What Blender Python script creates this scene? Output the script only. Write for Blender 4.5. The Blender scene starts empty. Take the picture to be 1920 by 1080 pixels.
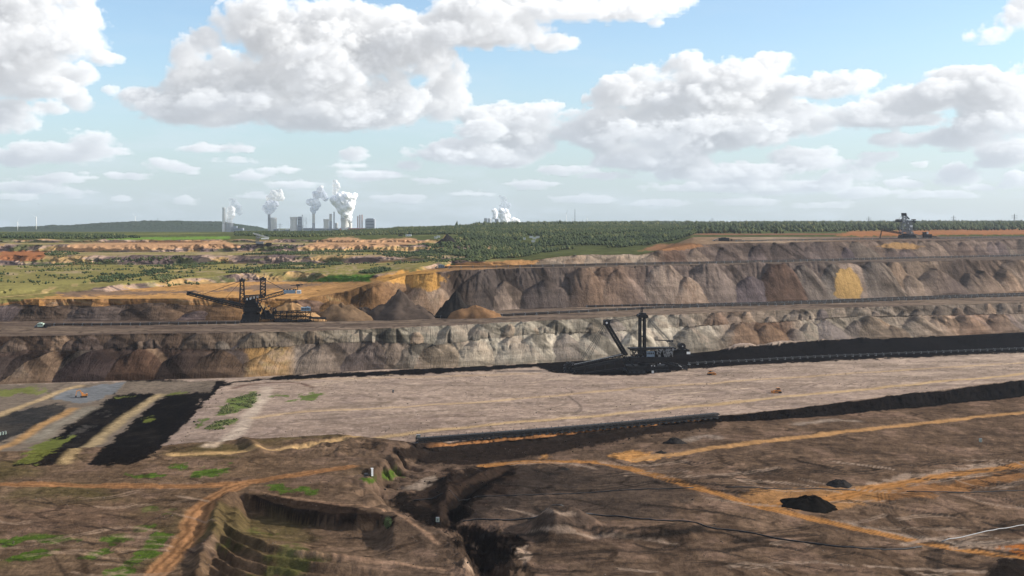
import bpy, bmesh, math, random
import numpy as np
from mathutils import Vector, Matrix

R = math.radians
sc = bpy.context.scene
COL = sc.collection
# ---------------------------------------------------------------- camera
F = 2318.0            # focal length in pixels of the 1920 wide frame
HX, HY = 960.0, 418.0  # principal column, horizon row
cam_d = bpy.data.cameras.new('camera')
cam_d.sensor_width = 36.0
cam_d.lens = 36.0 * F / 1920.0
cam_d.shift_y = -(540.0 - HY) / 1920.0
cam_d.clip_start = 1.0
cam_d.clip_end = 200000.0
cam = bpy.data.objects.new('camera', cam_d)
cam.location = (0, 0, 0)
cam.rotation_euler = (R(90), 0, 0)
COL.objects.link(cam)
sc.camera = cam
# ---------------------------------------------------------------- render settings
sc.view_settings.view_transform = 'Standard'
sc.view_settings.look = 'None'
sc.view_settings.exposure = 0.35
sc.view_settings.gamma = 1.0
sc.render.engine = 'CYCLES'
sc.cycles.use_denoising = True
sc.cycles.use_adaptive_sampling = False
sc.cycles.max_bounces = 8
sc.cycles.diffuse_bounces = 2
sc.cycles.glossy_bounces = 2
sc.cycles.transparent_max_bounces = 8
sc.cycles.volume_bounces = 2
sc.render.film_transparent = False
# ---------------------------------------------------------------- sun
SUN_AZ = R(86.0)      # clockwise from the view direction (+Y) towards +X
SUN_EL = R(25.0)
sun_d = bpy.data.lights.new('sun', 'SUN')
sun_d.energy = 5.0
sun_d.angle = R(0.55)
sun_d.color = (1.0, 0.95, 0.87)
sun = bpy.data.objects.new('sun', sun_d)
COL.objects.link(sun)
SDIR = Vector((math.sin(SUN_AZ) * math.cos(SUN_EL), math.cos(SUN_AZ) * math.cos(SUN_EL), math.sin(SUN_EL)))
sun.rotation_euler = (-SDIR).to_track_quat('-Z', 'Y').to_euler()
sun.location = SDIR * 2000
# ---------------------------------------------------------------- world: sky texture and procedural cumulus
world = bpy.data.worlds.new('World')
sc.world = world
world.use_nodes = True
world.cycles.sampling_method = 'MANUAL'
world.cycles.sample_map_resolution = 256


class NT:
    """small helper round a node tree"""
    def __init__(self, tree):
        self.t = tree
        self.n = tree.nodes
        self.l = tree.links

    def put(self, sock, v):
        if isinstance(v, bpy.types.NodeSocket):
            self.l.new(v, sock)
        elif v is not None:
            sock.default_value = v

    def math(self, op, a, b=None, c=None, clamp=False):
        n = self.n.new('ShaderNodeMath')
        n.operation = op
        n.use_clamp = clamp
        self.put(n.inputs[0], a)
        self.put(n.inputs[1], b)
        if c is not None:
            self.put(n.inputs[2], c)
        return n.outputs[0]

    def vec(self, op, a, b=None, c=None):
        n = self.n.new('ShaderNodeVectorMath')
        n.operation = op
        self.put(n.inputs[0], a)
        if b is not None:
            if op == 'SCALE':
                self.put(n.inputs[3], b)
            else:
                self.put(n.inputs[1], b)
        if c is not None:
            self.put(n.inputs[2], c)
        return n.outputs['Value'] if op in ('DOT_PRODUCT', 'LENGTH', 'DISTANCE') else n.outputs[0]

    def sep(self, v):
        n = self.n.new('ShaderNodeSeparateXYZ')
        self.put(n.inputs[0], v)
        return n.outputs

    def comb(self, x, y, z):
        n = self.n.new('ShaderNodeCombineXYZ')
        for s, v in zip(n.inputs, (x, y, z)):
            self.put(s, v)
        return n.outputs[0]

    def noise(self, v, scale, detail=4, rough=0.5, dist=0.0, dim='3D', out=0):
        n = self.n.new('ShaderNodeTexNoise')
        n.noise_dimensions = dim
        self.put(n.inputs['Vector'], v)
        n.inputs['Scale'].default_value = scale
        n.inputs['Detail'].default_value = detail
        n.inputs['Roughness'].default_value = rough
        n.inputs['Distortion'].default_value = dist
        return n.outputs[out]

    def voro(self, v, scale, detail=2, rough=0.5, smooth=0.6, dim='3D'):
        n = self.n.new('ShaderNodeTexVoronoi')
        n.voronoi_dimensions = dim
        n.feature = 'SMOOTH_F1'
        self.put(n.inputs['Vector'], v)
        n.inputs['Scale'].default_value = scale
        n.inputs['Detail'].default_value = detail
        n.inputs['Roughness'].default_value = rough
        n.inputs['Smoothness'].default_value = smooth
        return n.outputs['Distance']

    def ramp(self, v, a, b, c=0.0, d=1.0, smooth=True):
        n = self.n.new('ShaderNodeMapRange')
        n.interpolation_type = 'SMOOTHSTEP' if smooth else 'LINEAR'
        n.clamp = True
        for s, x in zip(n.inputs[:5], (v, a, b, c, d)):
            self.put(s, x)
        return n.outputs[0]

    def mix(self, f, a, b, blend='MIX'):
        n = self.n.new('ShaderNodeMix')
        n.data_type = 'RGBA'
        n.blend_type = blend
        self.put(n.inputs[0], f)
        for s, v in ((n.inputs[6], a), (n.inputs[7], b)):
            if isinstance(v, tuple) and len(v) == 3:
                v = v + (1.0,)
            self.put(s, v)
        return n.outputs[2]


# cumulus as seen from the look-out: azimuth / elevation of each puff, traced in frame pixels
PUFFS = [
 (60,60,110,78),(135,30,45,50),(30,135,85,55),(75,165,60,22),(195,112,36,16),(110,140,60,25),
 (20,228,50,30),(95,205,32,16),(145,192,32,24),(205,170,16,10),
 (100,288,98,20),(165,262,42,22),(25,302,34,13),(60,276,40,16),(200,285,40,12),
 (310,310,40,15),(262,192,48,22),(350,316,30,8),(660,292,30,13),(410,281,70,10),(372,275,30,12),
 (358,112,36,40),(385,82,30,26),(520,55,100,60),(440,150,110,45),(600,125,120,75),(500,190,190,30),(390,215,110,26),
 (630,215,140,36),(640,30,90,26),(745,192,50,45),(848,140,34,42),(820,190,60,42),(760,110,90,55),(330,205,70,22),
 (740,52,130,34),(900,62,130,32),(1030,84,60,20),(1110,22,140,22),(950,20,140,28),(1210,8,80,13),(1230,45,16,9),
 (955,224,80,28),(1030,204,26,12),(870,288,100,26),(985,268,60,38),(900,250,60,22),(925,300,80,18),
 (1290,130,58,26),(1160,166,38,22),(1235,150,55,26),(1452,122,46,26),(1380,150,85,32),(1300,185,160,34),(1150,238,100,34),
 (1300,255,190,40),(1480,165,55,22),(1560,165,65,24),(1625,150,28,18),(1420,225,130,42),(1230,300,110,22),(1370,325,130,20),
 (1510,300,70,22),(1200,268,110,20),(1090,250,50,22),
 (1602,215,44,24),(1670,228,90,14),(1700,192,90,28),(1765,172,60,22),(1800,140,55,13),(1862,138,16,13),(1865,185,60,45),(1912,150,26,36),
 (1880,240,80,32),(1800,258,60,22),(1900,285,60,20),
 (1852,68,50,22),(1890,42,42,28),(1915,20,30,24),
 (1605,320,40,24),(1570,334,30,12),(1790,332,42,20),(1690,262,60,14),(1725,310,16,8),(1910,340,34,18),(1650,295,40,10),(1870,306,40,10),
 (345,378,24,9),(230,372,26,8),(60,352,70,12),(30,370,40,8),(150,360,40,8),(700,330,70,9),(560,345,60,7),(1460,350,140,14),(1300,352,90,10),(1150,330,60,10),(1060,318,50,10),(820,340,50,8),(1000,345,60,7),(1620,362,60,8),(1760,366,60,7),(470,330,40,7),(1850,352,40,8),(430,300,50,9),(520,318,50,8),(640,312,40,7),(250,330,50,8),(120,335,60,9),(770,312,24,8),(740,372,50,7),(880,362,46,6),(1100,372,60,7),(1240,380,70,6),(1400,378,60,7),(1540,385,60,6),(1700,345,34,9),(480,368,36,6),
]


def px_dir(px, py):
    u, v = px - HX, HY - py
    return math.atan2(u, F) * F / 100.0, math.atan2(v, math.hypot(F, u)) * F / 100.0


# ---------------------------------------------------------------- lattice noise (shared by clouds and terrain)
_rng = np.random.default_rng(7)
_LAT = _rng.random((64, 64, 64)).astype(np.float32)
_LAT2 = _rng.random((512, 512)).astype(np.float32)


def vnoise3(x, y, z):
    xi = np.floor(x).astype(np.int32); yi = np.floor(y).astype(np.int32); zi = np.floor(z).astype(np.int32)
    fx = (x - xi).astype(np.float32); fy = (y - yi).astype(np.float32); fz = (z - zi).astype(np.float32)
    fx = fx * fx * (3 - 2 * fx); fy = fy * fy * (3 - 2 * fy); fz = fz * fz * (3 - 2 * fz)
    x0 = xi & 63; x1 = (xi + 1) & 63; y0 = yi & 63; y1 = (yi + 1) & 63; z0 = zi & 63; z1 = (zi + 1) & 63
    L = _LAT
    c00 = L[x0, y0, z0] * (1 - fx) + L[x1, y0, z0] * fx
    c10 = L[x0, y1, z0] * (1 - fx) + L[x1, y1, z0] * fx
    c01 = L[x0, y0, z1] * (1 - fx) + L[x1, y0, z1] * fx
    c11 = L[x0, y1, z1] * (1 - fx) + L[x1, y1, z1] * fx
    return (c00 * (1 - fy) + c10 * fy) * (1 - fz) + (c01 * (1 - fy) + c11 * fy) * fz


def vnoise2(x, y):
    xi = np.floor(x).astype(np.int64); yi = np.floor(y).astype(np.int64)
    fx = x - xi; fy = y - yi
    fx = fx * fx * fx * (fx * (fx * 6 - 15) + 10); fy = fy * fy * fy * (fy * (fy * 6 - 15) + 10)
    x0 = xi & 511; x1 = (xi + 1) & 511; y0 = yi & 511; y1 = (yi + 1) & 511
    L = _LAT2
    return (L[x0, y0] * (1 - fx) + L[x1, y0] * fx) * (1 - fy) + (L[x0, y1] * (1 - fx) + L[x1, y1] * fx) * fy


def fbm2(x, y, oct=5, gain=0.5, lac=2.03):
    x = np.asarray(x, dtype=np.float64); y = np.asarray(y, dtype=np.float64)
    a, s, t = 1.0, 0.0, 0.0
    for k in range(oct):
        s = s + a * vnoise2(x + 17.3 * k, y + 9.1 * k)
        t += a
        a *= gain
        x = x * lac; y = y * lac
    return s / t      # 0..1, mean .5


def sstep(a, b, x):
    t = np.clip((x - a) / (b - a), 0, 1)
    return t * t * (3 - 2 * t)


U0, U1, V0, V1 = -14.56, 14.56, 0.0, 4.62     # mapped sector, hundreds of frame pixels (az * F / 100, el * F / 100)


def grow_clouds(cell=0.016, nw=44, wr=1.5):
    """densities of the cumulus on a grid, lit by the sun through their own thickness, seen from the look-out"""
    nu = int((U1 - U0) / cell); nv = int((V1 - V0) / cell)
    u = (U0 + (np.arange(nu) + 0.5) * cell).astype(np.float32)
    v = (V0 + (np.arange(nv) + 0.5) * cell).astype(np.float32)
    wst = 2 * wr / nw
    w = (-wr + (np.arange(nw) + 0.5) * wst).astype(np.float32)
    puffs = [(px_dir(a, b) + (c / 100.0, d / 100.0)) for (a, b, c, d) in PUFFS]
    rr = np.random.default_rng(5)
    for k in range(46):                      # the sky beside and above the frame
        side = rr.choice([-1, 1])
        cu = side * rr.uniform(11.3, 14.2)
        cv = rr.uniform(0.6, 4.5)
        for j in range(4):
            r = rr.uniform(0.2, 0.75) * (0.35 + 0.2 * cv)
            puffs.append((cu + rr.uniform(-.8, .8), cv + rr.uniform(-.12, .2), r * 1.2, r * 0.6))
    # coarse metaball field
    cs = 4
    uc = u[cs // 2::cs]; vc = v[cs // 2::cs]
    dens_m = np.zeros((len(uc), len(vc), nw), np.float32)
    rel = np.zeros((len(uc), len(vc), nw), np.float32)
    dmax = np.zeros((len(uc), len(vc), nw), np.float32)
    wsum = np.zeros((len(uc), len(vc), nw), np.float32) + 1e-4
    for i, (cu, cv, rx, ry) in enumerate(puffs):
        rw = min(1.1, 0.55 * rx + 0.45 * ry)
        cw = ((i * 0.37) % 1.0 - 0.5) * 0.9
        k = 1.9
        rx, ry = rx * 1.06, ry * 1.12
        a0, a1 = np.searchsorted(uc, [cu - rx * k, cu + rx * k]); b0, b1 = np.searchsorted(vc, [cv - ry * k, cv + ry * k])
        if a1 <= a0 or b1 <= b0:
            continue
        yy = (vc[b0:b1] - cv) / ry
        yy2 = np.where(yy < 0, yy * 1.3, yy)     # flatter bases
        d = ((uc[a0:a1] - cu) / rx)[:, None, None] ** 2 + (yy2[None, :, None]) ** 2 + ((w - cw) / rw)[None, None, :] ** 2
        f = np.clip(1.55 - d, 0, 1.2)
        dens_m[a0:a1, b0:b1] += f * 0.22
        dmax[a0:a1, b0:b1] = np.maximum(dmax[a0:a1, b0:b1], f)
        rel[a0:a1, b0:b1] += f * np.broadcast_to(yy[None, :, None], f.shape)
        wsum[a0:a1, b0:b1] += f
    rel /= wsum
    dens_m = np.minimum(dens_m + 0.78 * dmax, 1.12)
    del dmax, wsum

    def up(a):
        a = np.repeat(np.repeat(a, cs, 0), cs, 1)[:nu, :nv]
        for ax in (0, 1):                      # soften the blocks
            for _ in range(2):
                a = (np.roll(a, 1, ax) + 2 * a + np.roll(a, -1, ax)) * 0.25
        if a.shape != (nu, nv, nw):
            a = np.pad(a, ((0, nu - a.shape[0]), (0, nv - a.shape[1]), (0, 0)), mode='edge')
        return a
    m = up(dens_m)
    top = up(rel)
    idx = np.nonzero(m > 0.02)
    uu, vv, ww = u[idx[0]], v[idx[1]], w[idx[2]]
    # finer billows towards the horizon
    vq = np.minimum(vv, 3.2)
    X, Y, Z = uu * 1.55, 1.9 * (vv + 0.9 * (vq - vq * vq / 6.4)), ww * 1.7 + 8
    n = np.zeros_like(uu); amp = 1.0; tot = 0.0
    ca, sa, cb, sb = math.cos(0.62), math.sin(0.62), math.cos(0.81), math.sin(0.81)
    for o in range(6):
        # turn the lattice between octaves so that no direction stands out
        X, Y = ca * X - sa * Y, sa * X + ca * Y
        Y, Z = cb * Y - sb * Z, sb * Y + cb * Z
        q = vnoise3(X + 40, Y + 40, Z)
        if o in (1, 2, 3):
            q = np.abs(q - 0.5) * 2.6 * 0.6 + q * 0.4     # rounded lumps with creases
        n += amp * (q - 0.5); tot += amp
        amp *= (0.72, 0.6, 0.56, 0.52, 0.5, 0.5)[o]
        X = X * 2.07 + 5.1; Y = Y * 2.07 + 1.7; Z = Z * 2.07 + 3.3
    n /= tot
    mm = m[idx]; tt = np.clip(top[idx] * 0.5 + 0.5, 0, 1)
    sh = mm - 0.40 + n * (2.9 + 0.8 * tt)
    edge = 0.80 - 0.42 * tt
    rho_i = np.clip(sh / edge, 0, 1) ** 1.3 * (0.55 + 0.45 * tt)
    rho = np.zeros((nu, nv, nw), np.float32)
    rho[idx] = rho_i
    del m, top, uu, vv, ww, X, Y, Z, n, mm, tt, sh, rho_i
    # optical depth towards the sun, marched from the right
    s = np.array([SDIR[0], SDIR[2], SDIR[1]], dtype=float); s /= np.linalg.norm(s)
    step = cell / s[0]
    dv = step * s[1] / cell
    dw = step * s[2] / wst
    tau = np.zeros_like(rho)
    cur = np.zeros((nv, nw), np.float32)

    def shift(a, d, ax):
        k = int(math.floor(d)); f = d - k
        def sh_(a, k):
            r = np.zeros_like(a)
            if ax == 0:
                if k >= 0: r[:a.shape[0] - k] = a[k:] if k else a
                else: r[-k:] = a[:k]
            else:
                if k >= 0: r[:, :a.shape[1] - k] = a[:, k:] if k else a
                else: r[:, -k:] = a[:, :k]
            return r
        return sh_(a, k) * (1 - f) + sh_(a, k + 1) * f
    for i in range(nu - 1, -1, -1):
        cur = shift(shift(cur, dv, 0), dw, 1)
        tau[i] = cur + rho[i] * (0.5 * step)
        cur = (cur + rho[i] * step) * 0.972      # light leaks back in by scattering
    # skylight from above and from the viewer's side
    def column(r):
        out = np.zeros_like(r)
        c = np.zeros((nu, nw), np.float32)
        for j in range(nv - 1, -1, -1):
            out[:, j] = c + r[:, j] * (0.5 * cell)
            c = (c + r[:, j] * cell) * 0.957
            if j % 2 == 0:
                c = (c + np.roll(c, 3, 0) + np.roll(c, -3, 0) + np.roll(c, 6, 0) + np.roll(c, -6, 0)) / 5
            if j % 3 == 0:
                c[:, 1:-1] = (c[:, :-2] + 2 * c[:, 1:-1] + c[:, 2:]) / 4
        return out
    soft = rho.copy()
    for sh_n in (1, 2, 4, 7, 11):
        soft = (np.roll(soft, sh_n, 0) + 2 * soft + np.roll(soft, -sh_n, 0)) * 0.25
    for sh_n in (1, 3):
        soft = (np.roll(soft, sh_n, 2) + 2 * soft + np.roll(soft, -sh_n, 2)) * 0.25
        soft = (np.roll(soft, sh_n, 1) + 2 * soft + np.roll(soft, -sh_n, 1)) * 0.25
    tup = column(soft)
    tdn = column(soft[:, ::-1])[:, ::-1]
    del soft
    K = 7.5
    light = 0.6 * np.exp(-tau * K * 0.75) + 0.4 * np.exp(-tau * K * 0.14)
    amb = 0.72 * np.exp(-tup * K * 0.34) + 0.28 * np.exp(-tdn * K * 0.3)
    del tau, tup, tdn
    a = 1 - np.exp(-rho * K * 1.5 * wst)
    T = np.ones((nu, nv), np.float32); Ls = np.zeros((nu, nv), np.float32); As = np.zeros((nu, nv), np.float32)
    for k in range(nw):
        wgt = T * a[:, :, k]
        Ls += wgt * light[:, :, k]; As += wgt * amb[:, :, k]
        T *= 1 - a[:, :, k]
    alpha = 1 - T
    den = np.maximum(alpha, 1e-4)
    return Ls / den, As / den, alpha


def build_sky():
    L, A, al = grow_clouds()
    nu, nv = L.shape
    px = np.ones((nv, nu, 4), np.float32)
    px[..., 0] = L.T
    px[..., 1] = A.T
    px[..., 2] = al.T
    img = bpy.data.images.new('cloud_field', nu, nv, float_buffer=True, is_data=True)
    img.pixels.foreach_set(px.ravel())
    img.update()
    g = NT(world.node_tree)
    g.n.clear()
    out = g.n.new('ShaderNodeOutputWorld')
    bg = g.n.new('ShaderNodeBackground')
    sky = g.n.new('ShaderNodeTexSky')
    sky.sky_type = 'NISHITA'
    sky.sun_disc = False
    sky.sun_elevation = SUN_EL
    sky.sun_rotation = SUN_AZ
    sky.altitude = 100.0
    sky.air_density = 1.0
    sky.dust_density = 0.6
    sky.ozone_density = 2.5
    tc = g.n.new('ShaderNodeTexCoord')
    x, y, z = g.sep(tc.outputs['Generated'])
    az = g.math('MULTIPLY', g.math('ARCTAN2', x, y), F / 100)
    el = g.math('MULTIPLY', g.math('ARCSINE', z), F / 100)
    tu = g.math('DIVIDE', g.math('SUBTRACT', az, U0), U1 - U0)
    tv = g.math('DIVIDE', g.math('SUBTRACT', el, V0), V1 - V0)
    it = g.n.new('ShaderNodeTexImage')
    it.image = img
    it.extension = 'MIRROR'
    it.interpolation = 'Cubic'
    g.l.new(g.comb(tu, tv, 0.0), it.inputs[0])
    sp = g.n.new('ShaderNodeSeparateColor')
    g.l.new(it.outputs[0], sp.inputs[0])
    lit, amb, alpha = sp.outputs
    cc = g.vec('ADD', g.vec('SCALE', CLOUD_SUN, lit), g.vec('SCALE', CLOUD_AMB, amb))
    hz = g.ramp(el, -0.2, 3.5, 1.0, 0.0)
    P = g.comb(az, el, 0.0)
    vn = g.noise(g.vec('MULTIPLY', P, (0.45, 1.9, 1.0)), 1.0, 5, 0.6, dim='2D')
    veil = g.math('MULTIPLY', g.ramp(vn, 0.42, 0.75), g.ramp(el, 0.2, 3.6, 0.42, 0.06))
    cc = g.mix(g.math('MULTIPLY', hz, 0.38), cc, HORIZON)
    base = g.mix(g.math('MULTIPLY', hz, HAZE_LOW), sky.outputs[0], HORIZON)
    base = g.mix(veil, base, VEIL)
    low = g.ramp(el, 0.0, 1.0, 0.45, 1.0)
    col = g.mix(g.math('MULTIPLY', alpha, low), base, cc)
    g.l.new(col, bg.inputs[0])
    bg.inputs[1].default_value = SKY_STRENGTH
    g.l.new(bg.outputs[0], out.inputs[0])


HAZE_DENSITY = 1.8e-5
SKY_STRENGTH = 0.15
CLOUD_SUN = (5.0, 4.85, 4.55)
CLOUD_AMB = (1.95, 2.15, 2.5)
HORIZON = (2.45, 3.2, 3.95)
VEIL = (4.0, 4.5, 5.0)
HAZE_LOW = 0.7
build_sky()
# ---------------------------------------------------------------- helpers for objects
def tag(o, label=None, cat=None, group=None, kind=None):
    if label: o['label'] = label
    if cat: o['category'] = cat
    if group: o['group'] = group
    if kind: o['kind'] = kind
    return o


def lin(c):
    c = np.asarray(c, dtype=float) / 255.0
    return np.where(c <= 0.04045, c / 12.92, ((c + 0.055) / 1.055) ** 2.4)


def alb(r, g, b, k=1.0):
    return lin((r, g, b)) * k


# ---------------------------------------------------------------- earth materials
def earth_material(name, grain=0.22, bump=0.5, rough=0.95, gscale=0.11, runnels=0.0, streak=0.0):
    m = bpy.data.materials.new(name)
    m.use_nodes = True
    g = NT(m.node_tree)
    bs = g.n['Principled BSDF']
    bs.inputs['Roughness'].default_value = rough
    bs.inputs['Specular IOR Level'].default_value = 0.0
    at = g.n.new('ShaderNodeAttribute')
    at.attribute_name = 'Col'
    geo = g.n.new('ShaderNodeNewGeometry')
    n1 = g.noise(geo.outputs['Position'], gscale, 6, 0.65)
    n2 = g.noise(geo.outputs['Position'], gscale * 0.13, 3, 0.55)
    f = g.math('ADD', g.ramp(n1, 0.25, 0.75, 1.0 - grain, 1.0 + grain, smooth=False), g.ramp(n2, 0.3, 0.7, -0.5 * grain, 0.5 * grain, smooth=False))
    if streak:
        # wind- and wheel-drawn streaks of lighter and darker soil
        sv = g.vec('MULTIPLY', geo.outputs['Position'], (0.05, 0.15, 0.15))
        n3 = g.noise(sv, 1.0, 7, 0.72, 0.4)
        f = g.math('MULTIPLY', f, g.ramp(n3, 0.3, 0.72, 1.0 - streak, 1.0 + streak, smooth=False))
        # faint broken wheel marks
        wv = g.n.new('ShaderNodeTexWave')
        wv.wave_type = 'BANDS'
        wv.inputs['Scale'].default_value = 0.05
        wv.inputs['Distortion'].default_value = 14.0
        wv.inputs['Detail'].default_value = 3.0
        wv.inputs['Detail Scale'].default_value = 0.35
        g.l.new(g.vec('MULTIPLY', geo.outputs['Position'], (0.25, 1.0, 0.0)), wv.inputs['Vector'])
        line = g.ramp(wv.outputs['Fac'], 0.0, 0.12, 1.0, 0.0)
        patch = g.ramp(n2, 0.48, 0.6)
        f = g.math('MULTIPLY', f, g.math('SUBTRACT', 1.0, g.math('MULTIPLY', g.math('MULTIPLY', line, patch), streak * 1.2)))
    col = g.vec('SCALE', at.outputs['Color'], f)
    g.l.new(col, bs.inputs['Base Color'])
    bp = g.n.new('ShaderNodeBump')
    bp.inputs['Strength'].default_value = bump
    bp.inputs['Distance'].default_value = 1.2
    nb = g.noise(geo.outputs['Position'], gscale * 2.2, 6, 0.7)
    hgt = nb
    if runnels:
        # erosion runnels: noise drawn out down the slope
        rv = g.vec('MULTIPLY', geo.outputs['Position'], (0.30, 0.05, 0.05))
        rn = g.noise(rv, 1.0, 5, 0.62, 0.6)
        rn = g.math('ABSOLUTE', g.math('SUBTRACT', rn, 0.5))
        hgt = g.math('ADD', nb, g.math('MULTIPLY', g.ramp(rn, 0.0, 0.16), runnels))
        bp.inputs['Distance'].default_value = 2.0
    g.l.new(hgt, bp.inputs['Height'])
    g.l.new(bp.outputs[0], bs.inputs['Normal'])
    return m


MAT_EARTH = earth_material('earth', 0.34, 0.8, gscale=0.16, streak=0.42)
MAT_SILT = earth_material('silt', 0.24, 0.5, gscale=0.16, streak=0.22)
MAT_SPOIL = earth_material('spoil', 0.30, 0.75, gscale=0.14, runnels=0.32)
MAT_COAL = earth_material('coal', 0.45, 0.9, rough=0.75, gscale=0.2)
MAT_ROAD = earth_material('haul_road_sand', 0.2, 0.4, gscale=0.25)
MAT_GREEN = earth_material('vegetated_ground', 0.35, 0.8, gscale=0.16)

# ---------------------------------------------------------------- terrain: breaklines of the terraces
NC = 1330
PX = np.linspace(-190.0, 2110.0, NC)
UU = (PX - HX) / F


def tr(*pts):
    p = np.array(pts, dtype=float)
    return np.interp(PX, p[:, 0], p[:, 1])


Z_COAL = -147.0
zf = tr((0, -152), (640, -152), (780, -152.5), (1000, -152.5), (1345, -151), (1450, -153.5), (1700, -159), (1920, -162), (2100, -164))
e_toe = tr((-180, 879), (0, 871), (290, 861), (420, 851), (560, 842), (640, 838), (780, 851), (1000, 830), (1345, 791), (1450, 787), (1700, 766), (1920, 743), (2100, 724))
e_cre = tr((-180, 862), (0, 856), (290, 848), (420, 840), (560, 834), (640, 831), (780, 836), (1000, 816), (1345, 783), (1450, 772), (1600, 752), (1700, 738), (1920, 711), (2100, 690))
d_toe = tr((-180, 728), (0, 720), (200, 714), (430, 708), (600, 700), (700, 693), (800, 690), (960, 683), (1100, 675), (1290, 662), (1400, 652), (1600, 638), (1920, 622), (2100, 614))
d_mid = tr((-180, 668), (0, 662), (200, 656), (450, 655), (700, 642), (800, 648), (900, 638), (1000, 627), (1150, 622), (1300, 612), (1450, 604), (1600, 594), (1920, 588), (2100, 582))
d_cre = tr((-180, 636), (0, 632), (300, 626), (600, 621), (800, 612), (960, 604), (1200, 592), (1450, 583), (1700, 574), (1920, 568), (2100, 562))
b2_toe = tr((-180, 604), (0, 602), (300, 601), (450, 600), (600, 598), (830, 590), (960, 580), (1200, 572), (1440, 566), (1700, 557), (1920, 548), (2100, 541))
f2_cre = tr((-180, 577), (0, 576), (350, 574), (450, 572), (560, 563), (650, 548), (700, 536), (760, 518), (850, 509), (960, 505), (1200, 500), (1440, 496), (1920, 488), (2100, 484))
fl_far = tr((-180, 562), (0, 552), (200, 547), (300, 537), (450, 528), (690, 527), (760, 512), (850, 497), (960, 498), (1200, 494), (1440, 489), (1700, 484), (1920, 479), (2100, 475))


def Yof(py, z):
    return F * (-z) / (py - HY)


def smooth(a, n=60):
    k = np.hanning(2 * n + 1); k /= k.sum()
    return np.convolve(np.pad(a, n, mode='edge'), k, mode='valid')


def level_above(Yt, zt, crest, run=1.65):
    """level of the terrace whose crest shows at row `crest` when the slope below runs at its angle of repose"""
    return -smooth((Yt - run * zt) / (F / (crest - HY) + run))


z2 = level_above(Yof(d_toe, Z_COAL), Z_COAL, d_cre)
z3 = level_above(Yof(b2_toe, z2), z2, f2_cre)


K = []   # list of (Y, z, rows up to the next breakline)


def kn(Y, z, rows):
    K.append((np.broadcast_to(np.asarray(Y, float), (NC,)).copy(), np.broadcast_to(np.asarray(z, float), (NC,)).copy(), rows))


kn(8, -3.4, 4)
kn(60, -26, 8)
kn(300, -128, 8)
kn(Yof(1135.0, zf), zf, 205)            # 3 pit floor
kn(Yof(e_toe, zf), zf, 12)              # 4 coal face
zc = tr((-180, -152), (300, -152), (420, -148), (2100, -147))
kn(np.maximum(Yof(e_cre, zc), Yof(e_toe, zf) + 7), zc, 110)            # 5 coal terrace
kn(Yof(d_toe, Z_COAL), Z_COAL, 46)      # 6 lower dump slope
fr = (d_toe - d_mid) / (d_toe - d_cre)
zm = Z_COAL + (z2 - Z_COAL) * fr * 0.97
Ym = Yof(d_mid, zm)
kn(Ym, zm, 3)                           # 7
kn(Ym + 10, zm - 1.2, 24)                # 8 upper tier
Yc = np.maximum(Yof(d_cre, z2), Ym + 20)
kn(Yc, z2, 26)                        # 9 second terrace
kn(Yof(b2_toe, z2), z2, 84)         # 10 middle dump slope
Y3 = np.maximum(Yof(f2_cre, z3), Yof(b2_toe, z2) + 20)
kn(Y3, z3, 3)                           # 11
z13 = z3 + tr((-190, 7.5), (430, 7.5), (570, 0), (2100, 0))
Y13 = Y3 + 7 + np.maximum(3.0, (z13 - z3) * 1.6)
kn(Y3 + 7, z3, 12)                      # 12
kn(Y13, z13, 26)                        # 13 third terrace
Y14 = np.maximum(Yof(fl_far, z13), Y13 + 30)
kn(Y14, z13, 40)                        # 14 upper slope
z15 = np.maximum(z13 + 5, tr((0, -84), (700, -76), (850, -62), (950, -60), (985, -58), (1010, -53), (1080, -47), (1200, -48), (1240, -41), (1300, -33), (1440, -32), (2100, -32)))
Y15 = Y14 + (z15 - z13) * tr((0, 3.0), (850, 3.0), (1000, 1.7), (2100, 1.7))
kn(Y15, z15, 16)                        # 15 fourth terrace / first overgrown step
Y16 = np.maximum(Y15 + 60, tr((0, 2347), (850, 2347), (950, 2280), (1240, 2330), (1300, 2850), (1440, 2850), (1920, 3000)))
z16 = tr((0, -80), (700, -76), (850, -70), (900, -68), (1000, -62), (1200, -58), (1260, -45), (1300, -32), (2100, -32))
kn(Y16, z16, 20)
Y17 = Y16 + tr((0, 45), (850, 45), (950, 200), (1250, 200), (1300, 20), (2100, 20))
z17 = tr((0, -63), (700, -62), (850, -66), (1000, -66), (1240, -60), (1300, -28), (2100, -28))
kn(Y17, z17, 14)
Y18 = Y17 + tr((0, 230), (850, 230), (1250, 200), (2100, 260))
z18 = tr((0, -62), (700, -61), (850, -63), (1000, -62), (1240, -52), (1300, -28), (2100, -28))
kn(Y18, z18, 20)
Y19 = Y18 + tr((0, 40), (850, 45), (950, 150), (2100, 300))
z19 = tr((0, -47), (700, -46), (850, -50), (1000, -56), (1240, -46), (1300, -29), (2100, -29))
kn(Y19, z19, 12)
Y20 = Y19 + 180
z20 = tr((0, -45.5), (700, -45), (850, -46), (1000, -48), (1240, -41), (1300, -30), (2100, -30))
kn(Y20, z20, 12)
Y21 = Y20 + 30
z21 = tr((0, -38), (850, -40), (1000, -44), (1240, -38), (1300, -30), (2100, -30))
kn(Y21, z21, 14)
kn(Y21 + 480, tr((0, -38), (700, -37), (850, -34), (1000, -28), (1300, -26), (2100, -26)), 14)
kn(4600, tr((0, -37), (600, -37), (720, -30), (850, -22), (1000, -17), (1300, -17), (2100, -19)), 16)
kn(6500, tr((0, -46), (600, -48), (720, -30), (850, -20), (1000, -17), (1300, -13), (2100, -10)), 14)
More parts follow.
